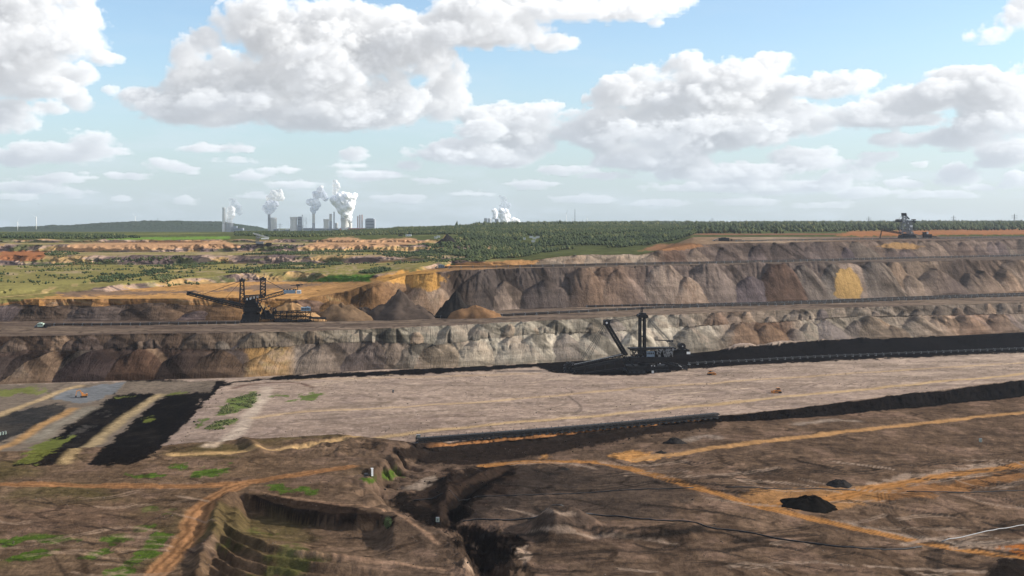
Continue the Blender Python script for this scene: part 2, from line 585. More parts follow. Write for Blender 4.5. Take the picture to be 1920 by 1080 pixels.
kn(9000, tr((0, -72), (700, -74), (850, -40), (1000, -22), (1300, -8), (1500, -2), (2100, 2)), 8)
kn(16000, tr((0, -75), (1000, -70), (2100, -50)), 0)

BY, BZ, SEG, TT = [], [], [], []
for i in range(len(K) - 1):
    Ya, za, n = K[i]
    Yb, zb, _ = K[i + 1]
    for r in range(n):
        t = r / n
        BY.append(Ya * (Yb / Ya) ** t if i in (3, 5) else Ya + (Yb - Ya) * t)
        tz = t
        if i in (3, 5):
            tz = (BY[-1] - Ya) / (Yb - Ya)
        BZ.append(za + (zb - za) * tz); SEG.append(i); TT.append(t)
BY.append(K[-1][0]); BZ.append(K[-1][1]); SEG.append(len(K) - 1); TT.append(0.0)
BY = np.array(BY); BZ = np.array(BZ); SEG = np.array(SEG); TT = np.array(TT)
NR = len(SEG)
BX = BY * UU[None, :]
PXG = np.broadcast_to(PX[None, :], (NR, NC))


def seg_rows(*s):
    m = np.zeros(NR, bool)
    for i in s:
        m |= SEG == i
    return np.nonzero(m)[0]


def PYG():
    return HY - F * BZ / BY


X0, Y0, Z0 = BX.copy(), BY.copy(), BZ.copy()
FACE_ID = np.zeros((NR, NC), np.int32)     # which dumped cone a vertex belongs to


def dump_face(rows, W, spacing, seed, dmax, rib, apex=(0.55, 1.2), out=5.0, riblen=7.0, big=()):
    """cones tipped side by side along a slope: scalloped toe, cusps between them, gullied upper part"""
    rg = np.random.default_rng(seed)
    r = rows
    n = len(r)
    t = np.linspace(0, 1, n)[:, None]
    Xr = X0[r]
    lo, hi = Xr.min(), Xr.max()
    s = lo
    cen = []
    while s < hi:
        cen.append(s)
        s += spacing * rg.uniform(0.35, 1.6)
    cen = np.array(cen)
    hs = rg.uniform(apex[0], apex[1], len(cen))
    os_ = rg.uniform(-out * 0.8, out * 1.0, len(cen)) * dmax / 10.0
    ws = rg.uniform(0.55, 1.3, len(cen))
    for (bpx, bo, bh, bw) in big:                # the large cones that stand out
        j = int((bpx - PX[0]) / (PX[-1] - PX[0]) * (NC - 1))
        cen = np.append(cen, Xr[0, j]); hs = np.append(hs, bh); os_ = np.append(os_, bo); ws = np.append(ws, bw)
    wob = (fbm2(Xr / 30.0, t * 2.0 + seed, 3) - 0.5) * spacing * 0.25
    best = np.full(Xr.shape, -dmax)
    bid = np.zeros(Xr.shape, np.int32)
    for k, (c, h, o, wk) in enumerate(zip(cen, hs, os_, ws)):
        rad = np.maximum(W * wk * (h - t), 0.0) + 2.0
        ds = np.abs(Xr + wob - c)
        sel = ds < rad
        if not sel.any():
            continue
        d = np.where(sel, np.sqrt(np.maximum(rad ** 2 - ds ** 2, 0)) - rad + o, -1e9)
        d = np.where(t > h, -1e9, d)
        b = d > best
        best = np.where(b, d, best)
        bid = np.where(b, k + 1, bid)
    best = np.maximum(best, -dmax)
    edge = np.minimum(1.0, 6 * t)               # the toe stays on its line
    d = best * np.minimum(1.0, 0.55 + 2.0 * t)
    # broad slumps, then gullies running down the slope: sharp ribs with hollows between them
    d = d + dmax * 0.9 * (fbm2(Xr / (spacing * 2.2) + 5 * seed, t * 0.9, 3) - 0.5) * edge
    lean = t * riblen * 2.2 * (fbm2(Xr / 90 + seed, t * 0, 2) - 0.5) * 2
    g1 = np.abs(fbm2((Xr + lean) / (riblen * 1.9) + 3 * seed, t * 0.7, 3, 0.5) - 0.5) * 2
    g3 = np.abs(fbm2((Xr + lean) / (riblen * 0.7) + 8 * seed, t * 1.0, 3, 0.5) - 0.5) * 2
    g2 = fbm2(Xr / (riblen * 2.7) + 7 * seed, t * 1.6, 4) - 0.5
    gate = sstep(0.38, 0.6, fbm2(Xr / (spacing * 1.3) + 13 * seed, t * 1.2, 3))      # some stretches stay smooth
    wgt = sstep(0.0, 0.3, t) * (0.25 + 0.75 * sstep(0.2, 0.7, t)) * (0.3 + 0.7 * gate)
    light_grey = 1 + 0.3 * sstep(780, 830, PXG[r]) * (1 - sstep(1290, 1350, PXG[r]))
    d = d + rib * (1.0 - np.exp(-g1 * 5.0) * 2.4) * wgt * light_grey + rib * 0.45 * (0.6 - np.exp(-g3 * 4) * 1.6) * wgt + rib * 1.5 * g2 * edge
    BY[r] = BY[r] - d * (t > 0)
    # uneven crest
    lift = (fbm2(Xr / (spacing * 0.8) + 11 * seed, t * 0 + 3.3, 4) - 0.5) * dmax * 0.6
    BZ[r] = BZ[r] + lift * sstep(0.5, 1.0, t) + (fbm2(Xr / 4.0, Y0[r] / 4.0 + t * 30, 3) - 0.5) * 0.8 * edge
    FACE_ID[r] = bid + 1000 * seed


r1 = seg_rows(6)
r1u = seg_rows(7, 8)
r2 = seg_rows(10, 11)
r3 = seg_rows(14)
dump_face(r1, 46, 34, 1, 13, 1.7, out=5.0, big=[(x, o, h, 1.0) for x, o, h in ((60, 7, 1.0), (150, 9, 1.02), (240, 8, 1.05), (330, 6, 0.95), (395, 9, 1.03), (498, 8, 0.9), (590, 6, 1.0), (690, 7, 1.0), (770, 5, 0.95), (824, 10, 1.12), (893, 9, 1.05), (955, 8, 1.0), (1010, 9, 1.06), (1066, 8, 1.0), (1120, 9, 1.05), (1200, 7, 1.0), (1312, 11, 1.1), (1400, 7, 1.0), (1455, 8, 0.95), (1560, 6, 1.0), (1650, 8, 1.05), (1740, 7, 1.0), (1830, 9, 1.05))])
dump_face(r1u, 24, 22, 2, 4.5, 0.8, big=[(x, 4.5, 1.1, 1.0) for x in (366, 470, 680, 735, 850, 905, 985, 1050, 1240, 1285, 1350, 1500, 1620)])
dump_face(r2, 80, 44, 3, 19, 2.0)
dump_face(seg_rows(12), 16, 26, 4, 4, 0.6)
keep = X0[r3] > UU[0] * 1e9
_by, _bz = BY.copy(), BZ.copy()
dump_face(r3, 54, 36, 5, 9, 1.1)
wr = sstep(900, 1010, PXG[r3])            # only right of the wooded slope
BY[r3] = _by[r3] * (1 - wr) + BY[r3] * wr
BZ[r3] = _bz[r3] * (1 - wr) + BZ[r3] * wr
# weathered, overgrown steps on the far left side
for sg, sd in ((14, 21), (16, 22), (18, 23), (20, 24)):
    r = seg_rows(sg)
    tt = np.linspace(0, 1, len(r))[:, None]
    wl = 1 - sstep(860, 980, PXG[r])
    gul = np.abs(fbm2(X0[r] / 26 + sd, tt * 0.7 + sd, 4, 0.6) - 0.5) * 2
    gul2 = fbm2(X0[r] / 110 + sd, tt * 0.3 + sd, 4) - 0.5
    w = wl * np.sin(np.pi * np.clip(tt, 0, 1)) ** 0.6
    BY[r] = BY[r] + (9 - 28 * (1 - gul) ** 3) * w + 120 * gul2 * wl * (tt > 0)
    BZ[r] = BZ[r] + (fbm2(X0[r] / 45, Y0[r] / 45 + sd, 4) - 0.5) * 9 * wl * (tt > 0)
# gentle unevenness of the terraces and the plain
for sg, a, l in ((9, 1.6, 25), (13, 1.6, 30), (15, 2.5, 40), (17, 4, 60), (19, 4, 60), (21, 3, 90), (22, 5, 160), (23, 6, 300), (24, 8, 500)):
    r = seg_rows(sg)
    BZ[r] = BZ[r] + (fbm2(X0[r] / l, Y0[r] / l + sg, 4) - 0.5) * a * np.sin(np.pi * np.linspace(0.02, 1, len(r)))[:, None] ** 0.5

_e = 0.06 * np.arange(NR)[:, None]
_k = seg_rows(6)[0]
BY[_k:] = np.maximum.accumulate(BY[_k:] - _e[_k:], axis=0) + _e[_k:]      # no overhanging crests
# ---------------------------------------------------------------- relief of the pit floor (frame pixels of the undisturbed floor)
rf = seg_rows(3)
fx = PXG[rf]
fy = (HY - F * Z0[rf] / Y0[rf])
Xf, Yf = X0[rf], Y0[rf]
dz = np.zeros_like(fx)


def pl(x, *pts):
    p = np.array(pts, float)
    return np.interp(x, p[:, 0], p[:, 1])


def plinv(y, *pts):
    p = np.array(sorted(pts, key=lambda q: q[1]), float)
    return np.interp(y, p[:, 1], p[:, 0])


# the left part lies on a higher step; its edge runs in a curve down through the middle
xe = plinv(fy, (800, 836), (775, 855), (735, 890), (700, 925), (705, 950), (745, 985), (830, 1020), (880, 1060), (905, 1135))
wob = (fbm2(Xf / 14, Yf / 14, 4) - 0.5) * 34
step_in = xe - fx + wob
LEFT = 8.5 * sstep(-20, 20, step_in)
dz += LEFT
fl = fy - F * LEFT / Yf            # row at which the raised part shows
# radial furrows on that edge
ang = np.arctan2((fy - 915) * 2.2, fx - 905)
fur = np.maximum(0, np.sin(ang * 34 + fbm2(Xf / 10, Yf / 20, 2) * 3.0))
dz += -8.0 * fur ** 0.8 * np.exp(-((step_in - 2) / 34.0) ** 2) * sstep(850, 885, fy) * (1 - sstep(965, 1000, fy))
# crescent scarp left of the middle
yc = pl(fx, (380, 915), (440, 924), (475, 928), (520, 944), (580, 957), (650, 963), (705, 966), (745, 968))
below = fl - yc + (fbm2(Xf / 9, Yf / 9 + 4, 3) - 0.5) * 5
ends = sstep(440, 470, fx) * (1 - sstep(690, 742, fx) ** 2)
dz += -7.4 * ends * sstep(0, 2.2, below) * (1 - sstep(14, 95, below))
# ridges of older spoil sweeping round below the scarp
yo = pl(fx, (330, 905), (400, 955), (440, 985), (500, 1008), (600, 1024), (720, 1034), (830, 1052), (880, 1075))
q = fl - yo + (fbm2(Xf / 30, Yf / 30 + 9, 3) - 0.5) * 14
ridge = ((q / 24.0) % 1.0)
ridge = np.where(ridge < 0.72, ridge / 0.72, (1 - ridge) / 0.28)
wsp = sstep(395, 440, fx + (fl - 1000) * 0.25) * (1 - sstep(620, 780, fx)) * sstep(-4, 14, q)
dz += (ridge ** 1.3 * 3.6 - 1.5) * wsp
# bank beside the road, lower left
xb = plinv(fl, (455, 905), (425, 930), (408, 950), (395, 1000), (375, 1050), (350, 1110))
bb = fx - xb + (fbm2(Xf / 8, Yf / 8 + 2, 3) - 0.5) * 18
dz += 3.6 * np.exp(-((bb - 6) / 13.0) ** 2) * sstep(918, 945, fl)
dz += 2.0 * (fbm2(Xf / 9, Yf / 12, 5, 0.62) - 0.5) * np.exp(-((bb - 25) / 40.0) ** 2) * sstep(910, 935, fl)
# spoil bank with a peak, centre right
yb = pl(fx, (960, 1000), (1040, 988), (1130, 1002), (1240, 1005), (1330, 998), (1400, 985))
bl = fy - yb + (fbm2(Xf / 7, Yf / 7, 3) - 0.5) * 4
eb = sstep(968, 1030, fx) * (1 - sstep(1290, 1345, fx))
dz += 4.6 * eb * sstep(-40, -2, bl) * (1 - sstep(-1, 12, bl))
pk = np.hypot((fx - 1040) * np.where(fx < 1040, 1.0, 0.62), (fy - 1000) * 2.4) + (fbm2(Xf / 8, Yf / 8 + 6, 3) - 0.5) * 10
dz += 11.5 * np.maximum(0, 1 - pk / 54)
# curved black ditch on the bowl floor
xd = plinv(fy, (960, 874), (940, 884), (905, 902), (872, 925), (852, 950), (846, 985))
dz += (-3.2 * np.exp(-((fx - xd) / 11.0) ** 2) + 2.0 * np.exp(-((fx - xd + 24) / 12.0) ** 2)) * sstep(872, 886, fy) * (1 - sstep(975, 990, fy))
# eroded gully
xg = plinv(fy, (875, 985), (885, 1005), (900, 1030), (915, 1060), (925, 1135))
gg = np.abs(fx - xg + (fbm2(Xf / 6, Yf / 6, 4) - 0.5) * 60)
dz += -10.0 * np.maximum(0, 1 - gg / 50) ** 1.1 * sstep(978, 995, fy)
dz += 9.0 * (np.abs(fbm2(Xf / 9, Yf / 12, 5, 0.6) - 0.5) * 2 - 0.25) * np.maximum(0, 1 - np.abs(fx - xg) / 100) * sstep(970, 1000, fy)
# lumps at the corner of the coal terrace
bowl = np.maximum(0, 1 - np.hypot((fx - 640) / 130, (fy - 862) / 22))
dz += 6.0 * (fbm2(Xf / 12, Yf / 20, 5, 0.62) - 0.45) * sstep(0, 0.4, bowl)
dz += 4.5 * np.exp(-((fx - 470 - (fy - 860) * 1.2) / 16.0) ** 2 - ((fy - 862) / 14.0) ** 2)
# bank of black spoil round the bowl
rr_ = np.hypot((fx - 985), (fy - 925) * 2.6)
dz += (3.6 + 5 * (fbm2(Xf / 6, Yf / 8, 4, 0.6) - 0.5)) * np.exp(-((rr_ - 150) / 14.0) ** 2) * sstep(-40, 10, 985 - fx) * (1 - sstep(955, 985, fy)) * sstep(872, 890, fy)
# lower right corner
dz += 3.0 * np.maximum(0, 1 - np.hypot(fx - 1905, (fy - 1062) * 3) / 70)
# general roughness and wheel-rut grain
dz += (fbm2(Xf / 40, Yf / 40, 5, 0.55) - 0.5) * 2.4 + (fbm2(Xf / 5, Yf / 7, 4, 0.6) - 0.5) * 1.1
BZ[rf] += dz * sstep(0, 0.02, TT[rf])[:, None] * (1 - sstep(0.985, 1.0, TT[rf]))[:, None] + dz[-1:] * sstep(0.985, 1.0, TT[rf])[:, None]
# the coal face takes up the height of the floor below it
r4 = seg_rows(4)
BZ[r4] += (BZ[rf[-1]] - Z0[rf[-1]])[None, :] * (1 - TT[r4])[:, None]
lump = (fbm2(X0[r4] / 7, TT[r4][:, None] * 1.5, 5, 0.6) - 0.5)
BY[r4] += lump * 9 * np.sin(np.pi * TT[r4])[:, None]
BZ[r4] += (fbm2(X0[r4] / 18 + 50, TT[r4][:, None], 4, 0.6) - 0.45) * 4.5 * sstep(0.2, 1, TT[r4])[:, None]
# coal terrace: black pit cut by the bucket wheel machine, coal bank on the right
rt = seg_rows(5)
tx = PXG[rt]
ty = HY - F * Z0[rt] / Y0[rt]
Xt, Yt = X0[rt], Y0[rt]
dz5 = (fbm2(Xt / 50, Yt / 50 + 3, 4) - 0.5) * 1.2 + (fbm2(Xt / 9, Yt / 6, 4, 0.6) - 0.5) * 0.5
pit = sstep(1008, 1060, tx) * sstep(0, 4, pl(tx, (1000, 688), (1030, 696), (1080, 701), (1180, 703), (1260, 697), (1300, 691), (1500, 678), (1920, 660), (2100, 655)) - ty)
dz5 += -3.0 * pit
bank = sstep(1285, 1400, tx) * np.exp(-((ty - pl(tx, (1290, 668), (1400, 660), (1600, 650), (1920, 640), (2100, 634))) / 7.5) ** 2)
dz5 += 11.5 * bank * (0.55 + 0.9 * fbm2(Xt / 22, Yt / 40, 5, 0.6))
lft = 1 - sstep(300, 430, tx - (720 - ty) * 0.9)
dz5 += -3.0 * lft * sstep(0.06, 0.2, TT[rt])[:, None] * (1 - sstep(0.8, 0.98, TT[rt]))[:, None]
dz5 *= (1 - sstep(0.95, 1.0, TT[rt]))[:, None]
BZ[rt] += dz5
r0 = np.nonzero(SEG == 5)[0][0]
BX = X0.copy()
PYV = HY - F * BZ / BY           # rows as seen, for tracing colours and placing things
PXV = HX + F * BX / BY


def ground(px, py, lo=0, hi=None):
    """point of the built terrain that shows at frame pixel px, py (first surface met)"""
    c = (px - PX[0]) / (PX[-1] - PX[0]) * (NC - 1)
    c0 = int(np.clip(math.floor(c), 0, NC - 2)); f = c - c0
    pyc = PYV[:, c0] * (1 - f) + PYV[:, c0 + 1] * f
    for r in range(max(lo, 20), (hi or NR) - 1):
        if pyc[r] >= py > pyc[r + 1]:
            t = (pyc[r] - py) / max(1e-6, pyc[r] - pyc[r + 1])
            y = (BY[r, c0] * (1 - f) + BY[r, c0 + 1] * f) * (1 - t) + (BY[r + 1, c0] * (1 - f) + BY[r + 1, c0 + 1] * f) * t
            z = (BZ[r, c0] * (1 - f) + BZ[r, c0 + 1] * f) * (1 - t) + (BZ[r + 1, c0] * (1 - f) + BZ[r + 1, c0 + 1] * f) * t
            return Vector((y * (px - HX) / F, y, z))
    raise ValueError('no ground at %s %s' % (px, py))


def height(x, y):
    """terrain height at map position"""
    px = HX + F * x / y
    c = np.clip((px - PX[0]) / (PX[-1] - PX[0]) * (NC - 1), 0, NC - 1.001)
    c0 = int(c); f = c - c0
    yy = BY[:, c0] * (1 - f) + BY[:, c0 + 1] * f
    zz = BZ[:, c0] * (1 - f) + BZ[:, c0 + 1] * f
    r = int(np.clip(np.searchsorted(np.maximum.accumulate(yy), y) - 1, 0, NR - 2))
    t = np.clip((y - yy[r]) / max(1e-6, yy[r + 1] - yy[r]), 0, 1)
    return float(zz[r] * (1 - t) + zz[r + 1] * t)
# ---------------------------------------------------------------- ground colours (albedo of soils, coal, plants; painted shade on the scarp)
CO = np.zeros((NR, NC, 3))
MATID = np.zeros((NR, NC), np.int32)      # 0 earth, 1 spoil, 2 coal, 3 green
ROADID = np.zeros((NR, NC), np.int32)
WX = (fbm2(X0 / 23, Y0 / 55, 4) - 0.5) * 2
WY = (fbm2(X0 / 23 + 71, Y0 / 55 + 13, 4) - 0.5) * 2
STREAK = fbm2(X0 / 42, Y0 / 16, 5, 0.6)
BLOT = fbm2(X0 / 19 + 5, Y0 / 30, 5, 0.6)
FINE = fbm2(X0 / 2.6, Y0 / 5.0, 4, 0.65)
RAG = fbm2(X0 / 8.0 + 31, Y0 / 14.0 + 7, 5, 0.62)


def mixc(r, w, c):
    w = w[..., None] if w.ndim == 2 else w
    CO[r] = CO[r] * (1 - w) + np.asarray(c) * w


def stops(x, *st):
    p = np.array([s[0] for s in st], float)
    c = np.array([alb(*s[1]) for s in st])
    return np.stack([np.interp(x, p, c[:, k]) for k in range(3)], -1)


def poly(pts, col, feather=3.0, warp=5.0, ay=2.5, op=1.0, mat=None, rows=None, tex=0.0, thr=None, rag=None):
    p = np.array(pts, float)
    lo, hi = p.min(0) - 3 * feather - warp - 4, p.max(0) + 3 * feather + warp + 4
    sel = (PXV > lo[0]) & (PXV < hi[0]) & (PYV > lo[1]) & (PYV < hi[1])
    if rows is not None:
        m = np.zeros((NR, 1), bool); m[rows] = True
        sel &= m
    idx = np.nonzero(sel)
    x = PXV[idx] + WX[idx] * warp
    y = (PYV[idx] + WY[idx] * warp / ay) * ay
    q = p * (1, ay)
    d = np.full(x.shape, 1e9)
    inside = np.zeros(x.shape, bool)
    for i in range(len(q)):
        a, b = q[i - 1], q[i]
        ab = b - a
        t = np.clip(((x - a[0]) * ab[0] + (y - a[1]) * ab[1]) / max(1e-9, ab @ ab), 0, 1)
        d = np.minimum(d, np.hypot(x - a[0] - t * ab[0], y - a[1] - t * ab[1]))
        cr = ((a[1] > y) != (b[1] > y)) & (x < (b[0] - a[0]) * (y - a[1]) / (b[1] - a[1] + 1e-12) + a[0])
        inside ^= cr
    sd = np.where(inside, d, -d)
    rag = feather * 2.2 if rag is None else rag
    sd = sd + (RAG[idx] - 0.5) * 4 * rag
    w = sstep(-feather, feather, sd) * op
    if thr is not None:
        w = w * sstep(thr - 0.08, thr + 0.08, BLOT[idx])
    if tex:
        w = w * np.clip(1 - tex + 2 * tex * BLOT[idx], 0, 1)
    CO[idx] = CO[idx] * (1 - w[:, None]) + np.asarray(col) * w[:, None]
    if mat is not None:
        MATID[idx] = np.where(w > 0.5 * op, mat, MATID[idx])
    return idx, w


def track(pts, width, col, op=1.0, feather=0.35, warp=1.5, road=0, rows=None, rut=False, z=-157.0, tex=0.25):
    """a strip `width` metres wide along points traced on the ground"""
    P = []
    for (a, b) in pts:
        try:
            g = ground(a, b)
        except ValueError:
            continue
        P.append((g.x, g.y))
    P = np.array(P)
    # smooth the line
    for _ in range(2):
        Q = [P[0]]
        for i in range(len(P) - 1):
            Q += [P[i] * 0.75 + P[i + 1] * 0.25, P[i] * 0.25 + P[i + 1] * 0.75]
        Q.append(P[-1]); P = np.array(Q)
    lo, hi = P.min(0) - width * 2 - 5, P.max(0) + width * 2 + 5
    idx = np.nonzero((BX > lo[0]) & (BX < hi[0]) & (BY > lo[1]) & (BY < hi[1]))
    x = BX[idx] + WX[idx] * warp; y = BY[idx] + WY[idx] * warp
    d = np.full(x.shape, 1e9)
    for i in range(len(P) - 1):
        a, b = P[i], P[i + 1]
        ab = b - a
        t = np.clip(((x - a[0]) * ab[0] + (y - a[1]) * ab[1]) / max(1e-9, ab @ ab), 0, 1)
        d = np.minimum(d, np.hypot(x - a[0] - t * ab[0], y - a[1] - t * ab[1]))
    hw = width / 2
    d = d + (RAG[idx] - 0.5) * hw * 0.7
    w = (1 - sstep(hw * (1 - feather), hw * (1 + feather), d)) * op * (1 - tex + tex * np.clip(2 * FINE[idx], 0, 1))
    CO[idx] = CO[idx] * (1 - w[:, None]) + np.asarray(col) * ((0.62 + 0.38 * STREAK[idx] + 0.38 * FINE[idx]) * w)[:, None]
    if rut:
        ww = np.exp(-((d - hw * 0.45) / (hw * 0.22)) ** 2) * 0.45
        CO[idx] = CO[idx] * (1 - ww[:, None])
    if road:
        ROADID[idx] = np.where(d < hw * 1.0, road, ROADID[idx])
        BZ[idx] -= 0.25 * (1 - sstep(hw * 0.8, hw * 1.2, d))
    return P


def ruts(pts, width=3.0, col=(0.03, 0.025, 0.022), op=0.55, n=2, gap=2.6):
    for k in range(n):
        off = (k - (n - 1) / 2) * gap
        track([(a + off * 1.2, b + off * 0.5) for a, b in pts], width, col, op, 0.6, 0.8, tex=0.5)


# --- the look-out's own slope and the floor
CO[seg_rows(0, 1, 2)] = alb(96, 84, 62)
MATID[seg_rows(0, 1, 2)] = 3
r = seg_rows(3)
CO[r] = stops(PXV[r], (0, (112, 94, 78)), (480, (112, 93, 76)), (760, (104, 88, 76)), (900, (98, 83, 72)), (1300, (112, 94, 80)), (1920, (116, 97, 82)))
CO[r] *= ((0.42 + 1.0 * STREAK[r]) * (0.55 + 0.9 * FINE[r]))[..., None]
w = sstep(0.52, 0.72, BLOT[r]) * 0.4
mixc(r, w, alb(150, 126, 112))
w = sstep(0.50, 0.3, BLOT[r]) * 0.4 * sstep(700, 900, PXV[r])
mixc(r, w, alb(56, 48, 44))
w = sstep(0.45, 0.65, fbm2(X0[r] / 60, Y0[r] / 60 + 8, 4)) * (1 - sstep(600, 720, PXV[r])) * 0.55
mixc(r, w, alb(88, 82, 50))
# --- coal face and the bank on the left
r = seg_rows(4)
CO[r] = stops(PXV[r], (0, (104, 88, 74)), (640, (100, 84, 72)), (760, (58, 48, 42)), (1300, (36, 30, 27)), (1360, (27, 23, 21)), (1920, (24, 21, 20)))
CO[r] *= (0.6 + 0.8 * BLOT[r])[..., None]
MATID[r] = np.where(PXV[r] > 1320, 2, 0)
# --- coal terrace, covered with pale pinkish silt
r = seg_rows(5)
CO[r] = stops(PYV[r], (660, (206, 182, 161)), (720, (194, 170, 151)), (780, (188, 164, 146)), (840, (178, 154, 137)))
CO[r] *= ((0.40 + 0.74 * STREAK[r]) * (0.7 + 0.6 * FINE[r]))[..., None]
mixc(r, sstep(0.5, 0.7, BLOT[r]) * 0.35, alb(150, 130, 120))
mixc(r, sstep(0.58, 0.75, FINE[r]) * 0.25, alb(200, 180, 164))
# --- dump slopes
palette = [alb(*c) for c in ((118, 108, 98), (92, 82, 78), (142, 124, 110), (86, 66, 54), (100, 88, 84), (164, 136, 112), (66, 57, 53), (96, 86, 88))]


def slope_cols(rows, base, seed, vary=0.35, light=1.0):
    rg = np.random.default_rng(seed)
    ids = FACE_ID[rows] % 1000
    jit = rg.uniform(1 - vary, 1 + vary, 1000)
    pick = rg.integers(0, len(palette), 1000)
    amt = rg.uniform(0, 0.75, 1000)
    c = base * jit[ids][..., None]
    pal = np.array(palette)[pick[ids]]
    c = c * (1 - amt[ids][..., None]) + pal * amt[ids][..., None]
    t = np.linspace(0, 1, len(rows))[:, None]
    strata = fbm2(X0[rows] / 140 + seed, t * 7 + WX[rows] * 0.3, 4, 0.6)
    runs = fbm2(X0[rows] / 5.0 + WX[rows] * 0.8, t * 1.1 + seed, 4, 0.6)
    c = c * (0.55 + 0.9 * runs)[..., None] * (0.58 + 0.84 * strata)[..., None]
    # tongues of darker and paler spoil that ran down the slope
    tongue = fbm2((X0[rows] - 34 * (1 - t)) / 17.0 + 3 * seed, t * 0.55 + WY[rows] * 0.1, 4, 0.55)
    reach = sstep(0.0, 0.5, fbm2(X0[rows] / 60 + seed, t * 0, 2) + 0.35 - (1 - t) * 0.75)
    c = c * (1 - 0.55 * (sstep(0.56, 0.64, tongue) * reach))[..., None]
    pale = sstep(0.60, 0.68, 1 - tongue) * (0.3 + 0.7 * reach)
    c = c + (np.minimum(alb(176, 156, 138), c * 2.0) - c) * (0.42 * pale)[..., None]
    CO[rows] = c * light
    MATID[rows] = 1


slope_cols(r1, stops(PXV[r1], (0, (64, 50, 41)), (330, (70, 54, 44)), (455, (90, 70, 54)), (470, (172, 134, 84)), (535, (168, 132, 86)), (555, (118, 106, 94)),
                     (640, (104, 92, 82)), (760, (112, 100, 88)), (810, (176, 166, 148)), (1240, (180, 169, 151)), (1330, (166, 156, 140)), (1380, (112, 92, 76)), (1480, (104, 84, 68)),
                     (1510, (150, 140, 124)), (1700, (158, 142, 124)), (1830, (168, 138, 116)), (1920, (138, 124, 110))), 31, 0.24)
slope_cols(r1u, stops(PXV[r1u], (0, (82, 67, 57)), (420, (98, 84, 72)), (560, (136, 124, 108)), (800, (176, 166, 148)), (1250, (168, 158, 142)), (1350, (112, 96, 84)), (1500, (140, 128, 114)), (1920, (132, 118, 106))), 32, 0.2)
slope_cols(r2, stops(PXV[r2], (0, (84, 72, 64)), (300, (96, 80, 68)), (420, (128, 100, 74)), (520, (176, 132, 84)), (700, (150, 116, 82)), (760, (128, 100, 76)), (830, (112, 94, 80)), (900, (96, 86, 80)), (1060, (104, 92, 84)), (1120, (146, 120, 100)), (1220, (112, 98, 90)),
                     (1500, (106, 94, 87)), (1650, (108, 95, 86)), (1730, (150, 130, 112)), (1790, (92, 80, 72)), (1870, (122, 104, 90)), (1920, (136, 116, 100))), 33, 0.36)
r = seg_rows(12)
slope_cols(r, stops(PXV[r], (0, (196, 146, 96)), (400, (192, 140, 88)), (560, (186, 140, 92)), (850, (112, 98, 88)), (1920, (112, 98, 88))), 34, 0.12)
# dark berm behind the lower cones
r = seg_rows(7)
mixc(r, np.full((len(r), NC), 0.75), alb(62, 54, 49))
# --- terraces
r = seg_rows(9)
CO[r] = alb(118, 102, 90) * (0.5 + 1.0 * STREAK[r])[..., None]
mixc(r, sstep(0.5, 0.62, fbm2(X0[r] / 160, Y0[r] / 14, 4)) * 0.5, alb(160, 140, 120))
mixc(r, (1 - sstep(350, 520, PXV[r])) * 0.35, alb(92, 76, 66))
r = seg_rows(13)
CO[r] = stops(PXV[r], (0, (206, 158, 104)), (560, (204, 156, 104)), (700, (176, 136, 96)), (900, (170, 134, 100)), (1010, (118, 104, 92)), (1920, (116, 102, 92))) * (0.62 + 0.76 * STREAK[r])[..., None]
# --- upper slopes
r = r3
CO[r] = stops(PXV[r], (0, (150, 132, 112)), (850, (150, 130, 104)))
slope_cols(r, stops(PXV[r], (0, (160, 142, 118)), (900, (170, 138, 100)), (990, (186, 148, 104)), (1040, (160, 142, 122)), (1200, (158, 142, 124)), (1250, (112, 92, 80)), (1320, (92, 80, 74)), (1500, (98, 86, 80)), (1640, (110, 94, 84)), (1920, (112, 98, 90))), 35, 0.2)
r = seg_rows(15)
CO[r] = stops(PXV[r], (0, (150, 140, 100)), (850, (150, 138, 98)), (960, (96, 98, 62)), (1230, (92, 92, 62)), (1290, (150, 124, 100)), (1440, (168, 146, 124)), (1600, (128, 108, 94)), (1920, (116, 102, 94))) * (0.6 + 0.8 * BLOT[r])[..., None]
# overgrown benches, left and middle distance
for sg in (14, 16, 18, 20):
    r = seg_rows(sg)
    if sg == 14:
        wl = 1 - sstep(880, 940, PXV[r])
    else:
        wl = 1 - sstep(900, 960, PXV[r])
    n = fbm2(X0[r] / 70 + sg, Y0[r] / 30, 4, 0.6)
    c = np.where((n < 0.42)[..., None], alb(112, 96, 92), np.where((n < 0.56)[..., None], alb(176, 150, 132), alb(186, 154, 110)))
    gr = sstep(0.52, 0.68, fbm2(X0[r] / 48 + 3, Y0[r] / 40 + sg, 5))
    c = c * (1 - 0.8 * gr[..., None]) + alb(104, 108, 66) * 0.8 * gr[..., None]
    c = c * (0.65 + 0.7 * BLOT[r])[..., None]
    if sg == 14:
        CO[r] = CO[r] * (1 - wl[..., None]) + c * wl[..., None]
    else:
        CO[r] = np.where((wl > 0.5)[..., None], c, alb(88, 92, 58) * (0.6 + 0.8 * BLOT[r])[..., None])
    MATID[r] = np.where(wl > 0.5, 1, 3 if sg != 14 else 1)
for sg in (15, 17, 19):
    r = seg_rows(sg)
    wl = 1 - sstep(900, 960, PXV[r])
    c = alb(144, 134, 84) * (0.62 + 0.76 * BLOT[r])[..., None]
    c = c + (alb(178, 156, 124) - c) * (sstep(0.56 if sg == 15 else 0.40, 0.7 if sg == 15 else 0.56, STREAK[r]) * 0.85)[..., None]
    if sg == 15:
        CO[r] = CO[r] * (1 - wl[..., None]) + c * wl[..., None]
    else:
        CO[r] = np.where((wl > 0.5)[..., None], c, alb(92, 96, 60) * (0.6 + 0.8 * BLOT[r])[..., None])
    MATID[r] = np.where(wl > 0.5, 3, MATID[r])
